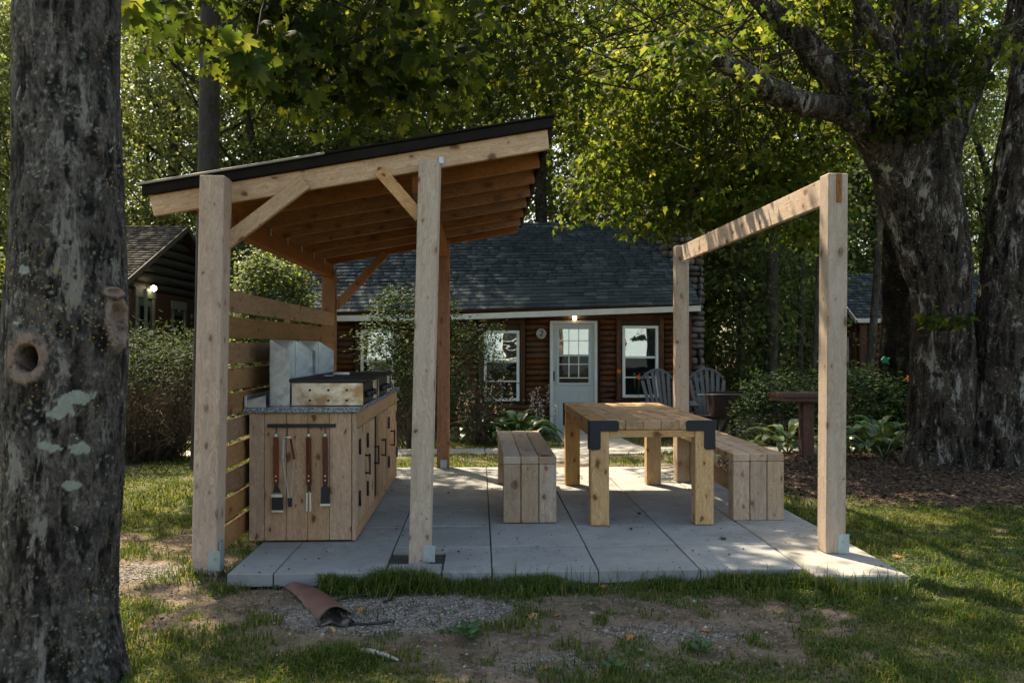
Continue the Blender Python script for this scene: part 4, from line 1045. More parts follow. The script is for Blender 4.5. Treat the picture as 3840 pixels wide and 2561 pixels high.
def cloud(centers, per, spread, droop=.5, flat=.55, g=rng, up=1.0):
    """leaf positions/orientations gathered in layered sprays round the centres"""
    n = len(centers) * per; c = np.repeat(centers, per, 0); o = g.normal(size=(n, 3)) * spread
    o[:, 2] = o[:, 2] * flat - np.linalg.norm(o[:, :2], axis=1) * .25
    P = c + o; h = g.normal(size=(n, 3)); h[:, 2] *= .3
    tip = norm(o * [1, 1, .2]) * .9 + norm(h) * .8; tip[:, 2] -= droop + g.uniform(0, .5, n)
    nr = g.normal(size=(n, 3)) * .45; nr[:, 2] += up
    return P, tip, nr
def in_ell(n, c, r, g=rng, shell=0.0, zmin=None):
    v = norm(g.normal(size=(n, 3))); q = g.uniform(shell ** 3, 1, n) ** (1 / 3); P = np.array(c) + v * q[:, None] * np.array(r)
    return P
def twigs_mesh(name, segs, mat, parent, sides=4):
    """segs: list of polylines [(p, r), ...]"""
    Vs = []; Fs = []; o = 0
    for line in segs:
        P = np.array([p for p, r in line]); rr_ = [r for p, r in line]; tn = norm(np.gradient(P, axis=0))
        for i in range(len(P)):
            a = np.cross(tn[i], [.3, .2, 1.0]); a /= np.linalg.norm(a) + 1e-9; b = np.cross(tn[i], a)
            for k in range(sides): Vs.append(P[i] + rr_[i] * (a * math.cos(6.283 * k / sides) + b * math.sin(6.283 * k / sides)))
        idx = np.arange(len(P) * sides).reshape(len(P), sides) + o
        Fs.append(np.stack([idx[:-1], np.roll(idx[:-1], -1, 1), np.roll(idx[1:], -1, 1), idx[1:]], -1).reshape(-1, 4)); o += len(P) * sides
    return mobj(name, np_mesh(name, np.array(Vs), np.concatenate(Fs), True), mat, parent)
def wiggle(a, b, r0, r1, n=6, amp=.1, g=rng, sag=0):
    a, b = np.array(a, float), np.array(b, float); L = np.linalg.norm(b - a); out = []
    for i in range(n):
        t = i / (n - 1); p = a + (b - a) * t + g.normal(size=3) * amp * L * math.sin(math.pi * t) * .5; p[2] -= sag * L * math.sin(math.pi * t) * -1
        out.append((p, r0 + (r1 - r0) * t))
    return out

# where the crowns are open to the sun (ground spots and radii seen lit in the photograph)
OPEN = [(-.16, 5.95, .34), (-.45, 6.6, .22), (2.75, 4.75, .5), (3.4, 6.9, .6), (4.6, 5.6, .5), (-1.9, 4.6, .45), (-2.25, 5.6, .4), (2.12, 5.15, .26), (1.35, 7.9, .5), (1.9, 7.5, .35), (-3.2, 7.9, .8), (1.0, 11.0, .7), (-.8, 11.3, .7), (2.6, 12.3, .7), (3.5, 3.9, .5), (-2.2, 3.6, .5), (.2, 7.9, .3)]
SDN = np.array(sd)
def open_up(Pc, soft=.12, g_=np.random.default_rng(99)):
    q = Pc - SDN[None] * (Pc[:, 2:3] / SDN[2]); keep = np.ones(len(Pc), bool)
    for (x_, y_, r_) in OPEN: keep &= np.hypot((q[:, 0] - x_), (q[:, 1] - y_) * .8) > r_ + .10 + soft * g_.random(len(Pc))
    return Pc[keep]
def clear_for(Pc, targets, rad, prob, g_=np.random.default_rng(98)):
    keep = np.ones(len(Pc), bool)
    for t_ in targets:
        v_ = Pc - t_; a_ = v_ @ SDN; d_ = np.linalg.norm(v_ - a_[:, None] * SDN[None], axis=1); keep &= ~((a_ > .3) & (d_ < rad) & (g_.random(len(Pc)) < prob))
    return Pc[keep]
# crown of the foreground tree: a drooping branch of big leaves at the top of the picture
g = np.random.default_rng(11)
cs = [];
for (px, py, Y, sx, sz, n) in ((640, 40, 5.2, .30, .16, 26), (760, 110, 5.3, .32, .20, 40), (850, 30, 5.4, .35, .2, 34), (800, 180, 5.6, .16, .10, 14), (560, 20, 5.1, .20, .10, 12), (950, 120, 6.0, .3, .25, 26),
                               (520, 80, 4.5, .05, .06, 3), (570, 130, 4.6, .07, .05, 4), (690, 170, 5.0, .10, .08, 7), (310, 15, 4.2, .05, .05, 4)):
    q = np.array(P1(px, py, Y)); cs.append(q + g.normal(size=(n, 3)) * [sx, .30, sz])
cs = np.concatenate(cs); Pp, tp, nr = cloud(cs, 7, .075, .9, .6, g, .8)
nr[:, 1] -= .5
leaves('crown', Pp, tp, nr, g.uniform(.075, .125, len(Pp)), 'maple', M_maple, t1)
cs2 = []
for (px, py, Y, n) in ((515, 100, 4.4, 4), (560, 140, 4.5, 5), (600, 150, 4.6, 4), (545, 105, 4.5, 3), (300, 30, 4.0, 3), (330, 10, 4.0, 3), (620, 110, 4.8, 3), (480, 60, 4.5, 2), (690, 190, 4.9, 3)):
    cs2.append(np.array(P1(px, py, Y)) + g.normal(size=(n, 3)) * [.05, .08, .04])
cs2 = np.concatenate(cs2); n = len(cs2); tp = g.normal(size=(n, 3)) * .35; tp[:, 2] -= 1; nr = g.normal(size=(n, 3)) * .4; nr[:, 1] -= 1
leaves('low_leaves', cs2, tp, nr, g.uniform(.11, .15, n), 'maple', M_mapleY, t1)
sg = [wiggle(P1(165, -450, Yt), P1(760, -60, 5.2), .05, .025, 8, .06, g)]
for k in range(16): sg.append(wiggle(P1(600 + 22 * k, -55, 5.1), cs[g.integers(len(cs))], .010, .003, 5, .08, g))
sg.append(wiggle(P1(600, -50, 5.0), P1(500, 70, 4.45), .010, .004, 5, .05, g)); sg.append(wiggle(P1(620, -40, 5.0), P1(590, 125, 4.55), .010, .003, 5, .05, g))
sg.append(wiggle(P1(600, -50, 5.0), P1(300, 5, 4.0), .012, .003, 6, .05, g))
twigs_mesh('branch', sg, M_twig, t1, 6)
# high crown above the picture
Pp, tp, nr = cloud(clear_for(open_up(in_ell(900, (-3.0, 4.6, 8.2), (3.4, 3.2, 2.0), g, .3)), cs2, .3, .8), 16, .22, .5, .6, g)
leaves('high_crown', Pp, tp, nr, g.uniform(.10, .15, len(Pp)), 'maple_s', M_maple, t1)

# ------------------------------------------------------------------ big maple on the right
t2 = thing('big_maple', 'huge many stemmed maple with shaggy pale patched bark at the right of the patio', 'tree', (4.9, 8.8, 0))
def Q(px, py, Y=8.8): q = at(px, py, Y); return (q.x, q.y, q.z)
def R_(wp, Y=8.8): return wp * 1.63335 / FPX * Y / 2
stems = [
    ('trunk', [Q(2150, 1190), Q(2150, 1080), Q(2160, 950), Q(2164, 780), Q(2160, 650), Q(2131, 520), Q(2108, 420), Q(2112, 300), Q(2118, 150), Q(2112, 0), Q(2105, -160), Q(2095, -400)], [R_(175), R_(142), R_(130), R_(128), R_(124), R_(158), R_(182), R_(160), R_(132), R_(110), R_(95), R_(70)], 200, .016, .034),
    ('trunk', [Q(2285, 1180, 8.7), Q(2278, 1080, 8.7), Q(2284, 950, 8.7), Q(2302, 780, 8.7), Q(2322, 640, 8.7), Q(2336, 480, 8.7), Q(2355, 300, 8.7), Q(2372, 120, 8.8), Q(2380, -300, 9)], [R_(160), R_(124), R_(118), R_(122), R_(124), R_(112), R_(98), R_(85), R_(60)], 160, .018, .030),
    ('trunk', [Q(2222, 1180, 8.95), Q(2222, 1060, 8.95), Q(2222, 960, 9.0), Q(2228, 880, 9.0)], [R_(150), R_(110), R_(80), R_(20)], 90, .02, .02),
    ('limb', [Q(2150, 330, 8.9), Q(2165, 180, 9.0), Q(2168, 30, 9.1), Q(2175, -200, 9.2)], [R_(60), R_(62), R_(58), R_(44)], 70, .02, .02),
    # left leaning limb
    ('limb', [Q(2120, 500, 8.8), Q(2060, 400, 8.75), Q(2000, 300, 8.6), Q(1930, 255, 8.5), Q(1850, 240, 8.35), Q(1770, 205, 8.2), Q(1690, 160, 8.0), Q(1628, 122, 7.9), Q(1560, 92, 7.8)], [R_(110), R_(105), R_(80), R_(54), R_(50), R_(46), R_(40), R_(32), R_(18)], 80, .018, .014),
    ('limb', [Q(2030, 330, 8.7), Q(1975, 240, 8.8), Q(1910, 170, 8.85), Q(1840, 90, 8.9), Q(1770, 25, 9.0), Q(1690, -60, 9.1)], [R_(85), R_(72), R_(66), R_(56), R_(48), R_(30)], 80, .018, .014),
    ('limb', [Q(1990, 260, 9.0), Q(1975, 160, 9.2), Q(1970, 60, 9.4), Q(1975, -60, 9.6)], [R_(34), R_(32), R_(28), R_(20)], 40, .025, .005),
    ('limb', [Q(2120, 300, 8.7), Q(2050, 130, 8.5), Q(2000, 50, 8.4), Q(1950, -40, 8.3)], [R_(50), R_(34), R_(30), R_(22)], 40, .025, .005),
    ('limb', [Q(2170, 380, 8.9), Q(2215, 200, 8.6), Q(2290, 90, 8.4), Q(2400, 20, 8.2)], [R_(32), R_(28), R_(22), R_(16)], 36, .025, .004),
    ('limb', [Q(2200, 330, 9.1), Q(2260, 170, 9.2), Q(2310, 60, 9.3), Q(2330, -60, 9.3)], [R_(24), R_(22), R_(18), R_(12)], 36, .025, .004),
]
for i, (nm, pth_, rd, nu, st, amp) in enumerate(stems):
    b_, D_, S__, r__, c__ = tube_np(pth_, rd, nu, st, amp * .9, .17, 14 if nm == 'trunk' else 18, i + 1)
    f_ = b_.reshape(-1, 3); d_ = D_.reshape(-1, 3)
    if nm == 'trunk':
        f_ = f_ + d_ * (.07 * (fbm(f_[:, 0] * 3, f_[:, 1] * 3, f_[:, 2] * 1.0, o=3) - .5))[:, None]
        hf = np.clip((.35 - f_[:, 2]) / .6, 0, 1) ** 2; an = np.arctan2(d_[:, 1], d_[:, 0]); f_ = f_ + d_ * (hf * (.10 + .10 * np.cos(5 * an + i)))[:, None]
    me = np_mesh(nm, f_, grid_faces(b_.shape[0], nu), True); fattr(me, 'callus', np.zeros(len(f_))); fattr(me, 'hollow', np.zeros(len(f_))); fattr(me, 'ridge', tube_np.rid)
    mobj(nm, me, M_bark2, t2)
g = np.random.default_rng(21)
def sprays(specs, per, spread, g):
    out = []
    for (px, py, Y, sx, sy, sz, n) in specs: out.append(np.array(P1(px, py, Y)) + np.clip(g.normal(size=(n, 3)), -2, 2) * [sx, sy, sz])
    return np.concatenate(out)
# dark middle canopy behind the shelter roof
mid = sprays([(1000, 150, 9.5, .75, .9, .38, 210), (1250, 120, 9.8, .8, 1.0, .45, 240), (1150, 230, 10, .6, .7, .22, 110), (900, 60, 10.5, .6, .8, .35, 90), (1450, 130, 10, .6, .9, .38, 150), (1380, 240, 9.5, .4, .6, .25, 60),
              (1050, -60, 10, 1.4, 1.2, .4, 200), (1500, -60, 9.5, 1.2, 1.2, .4, 180), (700, -40, 10.5, 1.0, 1.0, .35, 120)], 0, 0, g)
mid = open_up(mid[g.random(len(mid)) < .58])
Pp, tp, nr = cloud(mid, 11, .15, .7, .5, g)
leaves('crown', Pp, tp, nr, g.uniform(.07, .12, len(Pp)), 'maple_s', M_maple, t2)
# sunlit hanging sprays in front of the right part of the forest
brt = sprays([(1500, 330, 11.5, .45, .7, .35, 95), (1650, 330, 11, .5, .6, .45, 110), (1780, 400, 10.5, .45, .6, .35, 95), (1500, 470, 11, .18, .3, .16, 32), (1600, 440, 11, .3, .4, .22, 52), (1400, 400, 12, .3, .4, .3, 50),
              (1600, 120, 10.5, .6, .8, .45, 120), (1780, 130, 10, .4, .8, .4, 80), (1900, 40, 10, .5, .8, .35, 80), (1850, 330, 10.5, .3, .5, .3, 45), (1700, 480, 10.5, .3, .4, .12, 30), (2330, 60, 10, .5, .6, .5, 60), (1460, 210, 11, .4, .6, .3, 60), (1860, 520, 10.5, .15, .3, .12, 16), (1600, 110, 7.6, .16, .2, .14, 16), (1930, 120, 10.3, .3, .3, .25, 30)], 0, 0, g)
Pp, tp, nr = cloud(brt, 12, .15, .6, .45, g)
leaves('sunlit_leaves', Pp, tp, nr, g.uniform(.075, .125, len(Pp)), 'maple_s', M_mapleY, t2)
low = sprays([(2110, 200, 8.2, .25, .2, .16, 36), (2060, 260, 8.3, .16, .2, .08, 16), (2190, 730, 8.0, .10, .08, .04, 6), (2180, 120, 8.2, .3, .3, .1, 24)], 0, 0, g)
Pp, tp, nr = cloud(low, 11, .10, .5, .4, g)
leaves('low_leaves', Pp, tp, nr, g.uniform(.07, .11, len(Pp)), 'maple_s', M_maple, t2)
# upper crown, above the picture, throws the dappled shade
hi = np.concatenate([in_ell(1250, (.6, 10.6, 8.4), (6.0, 3.2, 2.3), g, .2), in_ell(520, (4.6, 9.5, 8.8), (3.4, 3.4, 2.4), g, .2), in_ell(420, (-3.6, 11.2, 8.2), (3.0, 2.6, 2.0), g, .2)])
hi = clear_for(open_up(hi), brt[::3], .32, .45)
Pp, tp, nr = cloud(hi, 16, .26, .4, .5, g)
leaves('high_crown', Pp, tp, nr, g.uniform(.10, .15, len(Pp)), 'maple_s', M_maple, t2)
sg = []
for c_ in mid[g.integers(len(mid), size=34)]:
    a = np.array(P1(1700 + g.uniform(-60, 60), 120 + g.uniform(-90, 60), 8.6)) if g.random() < .5 else np.array(P1(1500 - g.uniform(0, 500), -80, 9.5))
    sg.append(wiggle(a, c_, .012, .003, 9, .16, g))
for c_ in brt[g.integers(len(brt), size=26)]:
    a = np.array(P1(1690 + g.uniform(-50, 180), 160 + g.uniform(-60, 60), 8.3)); sg.append(wiggle(a, c_, .010, .003, 9, .16, g))
for c_ in low: sg.append(wiggle(P1(2130, 260, 8.6), c_, .008, .003, 5, .08, g))
twigs_mesh('twig', sg, M_twig, t2, 5)

# trunk standing behind the big maple
t3 = thing('rear_maple', 'narrower mottled trunk with a green paint mark just behind the big maple', 'tree', (5.0, 12.0, -.2))
b_, D_, *_r = tube_np([Q(2055, 1030, 12), Q(2060, 900, 12), Q(2062, 700, 12), Q(2068, 500, 12), Q(2080, 300, 12), Q(2100, 0, 12), Q(2120, -350, 12)], [R_(110, 12), R_(88, 12), R_(74, 12), R_(70, 12), R_(62, 12), R_(52, 12), R_(36, 12)], 120, .02, .020, .24, 22, 9)
f_ = b_.reshape(-1, 3); me = np_mesh('trunk', f_, grid_faces(b_.shape[0], 100), True); fattr(me, 'callus', np.zeros(len(f_))); fattr(me, 'hollow', np.zeros(len(f_))); fattr(me, 'ridge', tube_np.rid); mobj('trunk', me, M_bark2, t3)
q = at(2034, 826, 11.66); M_green = plain('green_paint', (.01, .16, .07), .7, .3, 0, .2, 30, .2)
prism('paint_mark', [(q.x - .06, q.z), (q.x - .02, q.z + .05), (q.x + .02, q.z + .02), (q.x + .06, q.z + .03), (q.x + .03, q.z - .02), (q.x + .05, q.z - .07), (q.x, q.z - .04), (q.x - .04, q.z - .05)], 'y', q.y - .005, q.y + .03, M_green, t3, 0)
Pp, tp, nr = cloud(np.concatenate([in_ell(420, (5.6, 13.0, 7.6), (2.8, 2.2, 2.0), g, .2), in_ell(330, (.8, 16.8, 8.5), (4.6, 2.4, 1.8), g, .2), in_ell(560, (2.4, 21.0, 9.8), (4.8, 2.0, 3.0), g, .2), in_ell(460, (-3.4, 21.0, 9.6), (3.8, 2.0, 3.0), g, .2)]), 14, .28, .4, .5, g)  # clumps over lawn and cabin added to cast shade, far from this trunk
leaves('crown', Pp, tp, nr, g.uniform(.10, .15, len(Pp)), 'maple_s', M_mapleY, t3)

# ------------------------------------------------------------------ forest
def crown_mesh(seed, hgt, rad, zlow, nclu, per, mat, lsize):
    g = np.random.default_rng(seed); n = nclu
    z = zlow + (hgt - zlow) * g.beta(1.15, .95, n); f = (z - zlow) / (hgt - zlow); R0 = rad * np.sin(np.pi * np.clip(f * .86 + .12, 0, 1)) ** .7
    a = g.uniform(0, 6.283, n); r = R0 * (g.uniform(.15, 1, n) ** .5) * (1 + .35 * np.sin(a * 3 + z * 1.3 + seed)); C_ = np.stack([r * np.cos(a), r * np.sin(a), z], 1)
    P, t, nr_ = cloud(C_, per, .36, .5, .34, g); return leaves('crown', P, t, nr_, g.uniform(.7, 1.2, len(P)) * lsize, 'diamond', mat, None, mesh_only=True)
crowns = [crown_mesh(s, h, r, zl, nc, 54, mt, .15) for s, h, r, zl, nc, mt in ((1, 16, 3.1, 1.2, 400, M_forest), (2, 18, 3.4, 2.0, 420, M_forest), (3, 14, 2.8, .6, 370, M_forest), (4, 17, 3.0, 3.0, 340, M_forest))]
M_forest2 = leafmat('sunlit_forest_leaf', [(.060, .088, .038), (.10, .13, .058), (.155, .178, .09), (.24, .25, .15)], .6, .6, (2.25, 2.15, 1.2), .14)  # paler leaf copy: sun glow of the wood put into its colour
crowns.append(crown_mesh(5, 15, 3.0, 1.5, 370, 44, M_forest2, .17)); crowns.append(crown_mesh(6, 7, 2.2, .3, 260, 44, M_forest, .14))
def bgtrunk(seed, hgt, r0, lean):
    g = np.random.default_rng(seed); pts = [(0, 0, -.4)] + [(lean * z / hgt + g.normal() * .12, g.normal() * .12, z) for z in np.linspace(1, hgt, 7)]
    b_, D_, *_ = tube_np(pts, np.linspace(r0 * 1.25, r0 * .25, 8), 14, .3, .012, .2, 8, seed); V = [b_.reshape(-1, 3)]; F_ = [grid_faces(b_.shape[0], 14)]; o = len(V[0])
    for k in range(9):
        z = g.uniform(.22, .8) * hgt; a = g.uniform(0, 6.283); L_ = g.uniform(1.4, 3.2); x0 = lean * z / hgt
        b2, *_ = tube_np([(x0, 0, z), (x0 + math.cos(a) * L_ * .5, math.sin(a) * L_ * .5, z + L_ * .35), (x0 + math.cos(a) * L_, math.sin(a) * L_, z + L_ * .9)], [r0 * .35, r0 * .22, .015], 6, .3)
        V.append(b2.reshape(-1, 3)); F_.append(grid_faces(b2.shape[0], 6) + o); o += len(V[-1])
    me = np_mesh('trunk', np.concatenate(V), np.concatenate(F_), True); fattr(me, 'callus', np.zeros(o)); fattr(me, 'hollow', np.zeros(o)); fattr(me, 'ridge', np.random.default_rng(1).random(o)); me.materials.append(M_bark3); return me
trunks = [bgtrunk(31, 14, .17, .5), bgtrunk(32, 16, .20, -.6), bgtrunk(33, 12, .14, .9), bgtrunk(34, 15, .16, -.2)]
g = np.random.default_rng(5)
places = []
for row, (Y, dx) in enumerate(((25.5, 3.4), (32, 3.6), (40, 4.6))):
    x = -.55 * Y - 2 + (row == 2)
    while x < .62 * Y + 3:
        px_, py_ = x + g.uniform(-.8, .8), Y + g.uniform(-1.3, 1.3); x += dx
        if row == 0 and 6.4 < px_ < 19: py_ += 4.2
        places.append((px_, py_, 4 if (px_ < 1 and g.random() < .6) else int(g.integers(0, 5)), int(g.integers(0, 4)), g.uniform(.8, 1.1)))  # left trees favour the paler leaves, standing in for missing sun
places += [(x_, 28.4 + .8 * math.sin(x_), 4, k_ % 4, 1.0) for k_, x_ in enumerate((-15.5, -10.5, -5.6, -1.0))]
places += [(6.2, 20.5, 5, 2, 1.0), (7.6, 22.6, 5, 0, .85), (6.3, 24.6, 3, 1, .9), (-6.0, 24.3, 5, 2, 1.1), (-3.2, 24.5, 5, 0, 1.15), (5.4, 23.5, 2, 3, .9), (4.6, 27.0, 5, 0, 1.2), (8.4, 27.6, 5, 1, 1.2), (11.6, 30.5, 5, 2, 1.3), (15.0, 30, 5, 3, 1.3), (17.5, 17.5, 2, 1, 1.), (14.5, 15.0, 5, 1, .8), (-13.5, 13.5, 2, 1, 1.0), (-10.5, 12.0, 5, 0, 1.0), (-15, 18, 0, 0, 1), (20, 21, 0, 2, 1.1)]
sides = ['left of the pole', 'above the shelter roof', 'behind the cabin roof', 'right of the chimney', 'beyond the right maple']
kinds = ['deep green leafy', 'tall deep green', 'broad low branching', 'high crowned dark', 'pale yellow green', 'short bushy']
seen_ = {}
ORD = ['', ', farther right', ', third one', ', fourth one', ', fifth one', ', sixth one', ', seventh one']
places.sort(key=lambda q: q[0] / q[1])
for i, (x, y, ck, tk, sc) in enumerate(places):
    ppx = (1800 + x / y * 3160) / 1.63335; sid = sides[0 if ppx < 460 else 1 if ppx < 1150 else 2 if ppx < 1560 else 3 if ppx < 2000 else 4]
    rowd = 'in the front row' if y < 28 else 'in the middle row' if y < 36 else 'in the back row'
    lab_ = f'{kinds[ck]} tree {rowd} {sid}'; k_ = seen_.get(lab_, 0); seen_[lab_] = k_ + 1; lab_ += ORD[min(k_, 6)]
    r = thing('forest_tree', lab_, 'tree', (x, y, gz(x, y) - .05), 'trees of the wood behind the cabins')
    rot = g.uniform(0, 6.283); M = Matrix.Translation((x, y, gz(x, y) - .05)) @ Matrix.Rotation(rot, 4, 'Z') @ Matrix.Scale(sc, 4)
    mobj('crown', crowns[ck], None, r, M)
    if ck != 5 or g.random() < .5: mobj('trunk', trunks[tk], None, r, M)
# slim dark trunks seen through the timber frame
for (px, Y, wpx_, lean) in ((1765, 19, 26, 5), (1700, 21, 14, -8), (1830, 20, 13, 10), (1860, 17.5, 10, 25), (1240, 23, 30, 0), (1985, 18, 16, 45)):
    a, b = at(px, 950, Y), at(px + lean, 300, Y)
    r = thing('slim_tree', {1765: 'straight dark trunk in the gap between the timber posts', 1700: 'thin dark trunk near the stone chimney', 1830: 'thin dark trunk left of the tall right post', 1860: 'spindly sapling close to the tall right post', 1240: 'dark trunk above the cabin roof under the shelter eave', 1985: 'leaning thin trunk beside the big maple'}[px], 'tree', (a.x, Y, gz(a.x, Y)), 'slim trunks of the wood')
    b_, *_ = tube_np([(a.x, Y, gz(a.x, Y) - .2), tuple(a.lerp(b, .4) + Vector((.06, 0, 0))), tuple(b), (b.x + .1, Y, b.z + 3)], [R_(wpx_ * 1.1, Y), R_(wpx_, Y), R_(wpx_ * .8, Y), R_(wpx_ * .3, Y)], 16, .12, .01, .2, 12, px)
    me = np_mesh('trunk', b_.reshape(-1, 3), grid_faces(b_.shape[0], 16), True); fattr(me, 'callus', np.zeros(len(me.vertices))); fattr(me, 'hollow', np.zeros(len(me.vertices))); fattr(me, 'ridge', tube_np.rid); mobj('trunk', me, M_bark3, r)
    c_ = in_ell(46, (b.x, Y, b.z - .6), (1.3, 1.0, 2.2), g); Pp, tp, nr = cloud(c_, 16, .22, .4, .45, g)
    leaves('crown', Pp, tp, nr, g.uniform(.08, .13, len(Pp)), 'diamond', M_forest2 if px in (1860, 1985) else M_forest, r)

# ------------------------------------------------------------------ shrubs and plants
def shrub(name, label, cat, c, rad, hgt, nclu, per, spread, size, mat, kind='oval', stems_=14, zlow=.25, group=None, bare=0, sm=.012):
    g = np.random.default_rng(int(abs(c[0] * 100) + c[1] * 37)); z0 = gz(c[0], c[1])
    r = thing(name, label, cat, (c[0], c[1], z0), group)
    n = nclu; a = g.uniform(0, 6.283, n); f = g.uniform(0, 1, n) ** .8; z = z0 + hgt * (zlow + (1 - zlow) * f)
    rr_ = rad * np.sqrt(np.clip(1 - (f * 1.02 - .25) ** 2 * 1.2, .05, 1)) * g.uniform(.35, 1.05, n) ** .6
    P = np.stack([c[0] + rr_ * np.cos(a), c[1] + rr_ * np.sin(a), z], 1)
    Pp, tp, nr = cloud(P, per, spread, .1, .8, g); nr += norm(Pp - np.array([c[0], c[1], z0])) * .6; tp[:, 2] += .5
    leaves('foliage', Pp, tp, nr, g.uniform(.7, 1.2, len(Pp)) * size, kind, mat, r)
    sg = []
    for k in range(stems_):
        a = g.uniform(0, 6.283); e = P[g.integers(n)]; sg.append(wiggle((c[0] + .12 * rad * math.cos(a), c[1] + .12 * rad * math.sin(a), z0 - .05), e, sm, sm * .25, 7, .08, g))
    for k in range(bare):
        a = g.uniform(0, 6.283); q = g.uniform(.3, 1.0); sg.append(wiggle((c[0] + .35 * rad * q * math.cos(a), c[1] + .35 * rad * q * math.sin(a), z0 - .05), (c[0] + rad * q * math.cos(a), c[1] + rad * q * math.sin(a), z0 + hgt * g.uniform(.35, .8)), .006, .002, 7, .22, g))
    twigs_mesh('stem', sg, M_stem, r, 4); return r
shrub('evergreen_bush', 'rounded evergreen bush with bare twiggy lower half beside the pole', 'bush', (-4.15, 10.6), 1.05, 1.55, 120, 46, .13, .07, M_yew, 'needle3', 80, .60, None, 700)
shrub('leafy_shrub', 'tall loose leafy shrub in front of the cabin behind the middle post', 'shrub', (-.98, 12.4), .78, 2.3, 175, 28, .11, .065, M_bush, 'oval', 26, .25, None, 60)
shrub('leafy_shrub', 'smaller pale leaved shrub reaching up beside the left cabin window', 'shrub', (-.02, 13.2), .45, 1.95, 55, 24, .09, .06, M_bush, 'oval', 18, .3, None, 40)
shrub('yellow_shrub', 'bright yellow green shrub at the far left edge of the picture', 'shrub', (-7.1, 12.2), .8, 2.75, 170, 30, .12, .09, M_mapleY, 'oval', 14, .1)
shrub('leafy_shrub', 'dark leafy bush between the left cabin and the slat wall', 'shrub', (-3.55, 14.6), .72, 3.2, 300, 34, .13, .08, M_forest, 'oval', 16, .1)
shrub('garden_shrub', 'low leafy shrub with red flowers in front of the small right cabin', 'shrub', (5.35, 11.9), .85, 1.15, 160, 30, .10, .07, M_bush, 'oval', 14, .1)
shrub('garden_shrub', 'low leafy shrub behind the red brown stand', 'shrub', (4.45, 12.6), .6, 1.05, 90, 30, .10, .07, M_bush, 'oval', 12, .1)
shrub('garden_shrub', 'green bush at the right edge of the picture beyond the maple', 'shrub', (7.2, 11.0), .9, 1.2, 170, 30, .11, .08, M_bush, 'oval', 12, .05)
def hosta_leaf_mesh(w, L_, mat):
    n, m = 4, 6; V = []
    for i in range(m + 1):
        t = i / m; ww = w * math.sin(math.pi * min(1, t * .86 + .10)) ** .8 * (1 if i < m else .0); z = .55 * L_ * math.sin(t * 1.9) * .8 - .25 * L_ * t * t * 1.5
        for j in range(n + 1):
            s = j / n * 2 - 1; V.append((s * ww / 2, t * L_, z - .16 * abs(s) * ww * -1 + .006 * (j % 2)))
    idx = np.arange((m + 1) * (n + 1)).reshape(m + 1, n + 1)
    Fq = np.stack([idx[:-1, :-1], idx[:-1, 1:], idx[1:, 1:], idx[1:, :-1]], -1).reshape(-1, 4)
    me = np_mesh('leaf', np.array(V), Fq, True); me.materials.append(mat); return me
HL = {k: [hosta_leaf_mesh(.13, .30, m_), hosta_leaf_mesh(.16, .26, m_), hosta_leaf_mesh(.10, .28, m_)] for k, m_ in (('d', M_hosta), ('v', M_hostav))}
def hosta(c, rad, hgt, n, kind, label, spikes=0):
    g = np.random.default_rng(int(c[0] * 91 + c[1] * 13)); z0 = gz(*c); r = thing('hosta', label, 'plant', (c[0], c[1], z0), 'hostas in the flower beds')
    for k in range(n):
        f = math.sqrt((k + .5) / n); a = k * 2.4 + g.uniform(-.3, .3); rr_ = rad * f * .62; s = (.75 + .6 * rad / .5) * g.uniform(.8, 1.2)
        tilt = R(48 * (1 - f) - 16 + g.uniform(-12, 12)); zz_ = z0 + hgt * (.58 * (1 - f * .75)) + .03
        M = Matrix.Translation((c[0] + rr_ * math.cos(a), c[1] + rr_ * math.sin(a), zz_)) @ Matrix.Rotation(a - math.pi / 2, 4, 'Z') @ Matrix.Rotation(tilt, 4, 'X') @ Matrix.Scale(s * .8, 4)
        mobj('leaf', HL[kind][k % 3], None, r, M)
    sg = []
    for k in range(n // 2):
        a = g.uniform(0, 6.283); sg.append(wiggle((c[0], c[1], z0), (c[0] + rad * .5 * math.cos(a), c[1] + rad * .5 * math.sin(a), z0 + hgt * .5), .008, .005, 4, .03, g))
    fl_ = []
    for k in range(spikes):
        x, y = c[0] + g.uniform(-rad, rad) * .8, c[1] + g.uniform(-.3, .3); e = (x + g.uniform(-.1, .1), y, z0 + hgt + g.uniform(.15, .55)); sg.append(wiggle((x, y, z0), e, .005, .003, 5, .03, g))
        for q in range(16): fl_.append((e[0] + g.normal() * .02, e[1] + g.normal() * .02, e[2] - q * .022))
    twigs_mesh('stem', sg, M_hosta if kind == 'd' else M_hostav, r, 4)
    if fl_:
        P = np.array(fl_); t = g.normal(size=P.shape); t[:, 2] -= .6; leaves('flowers', P, t, g.normal(size=P.shape), .05, 'oval', M_flowp, r)['kind'] = 'stuff'
hosta((.60, 13.4), .66, .62, 46, 'd', 'large dark green hosta mound beside the cabin door', 5)
hosta((-.05, 13.9), .45, .50, 24, 'd', 'hosta with pale purple flower spikes under the left cabin window', 16)
hosta((1.05, 14.6), .30, .40, 16, 'd', 'small hosta with pink flower stalks against the wall beside the door', 9)
hosta((4.02, 10.9), .48, .52, 26, 'v', 'white edged hosta at the foot of the red brown stand')
hosta((4.72, 9.7), .50, .46, 26, 'v', 'pale hosta nearest the maple trunk in the mulch bed')
hosta((5.1, 10.6), .5, .6, 26, 'd', 'dark hosta behind the pale one beside the maple trunk')
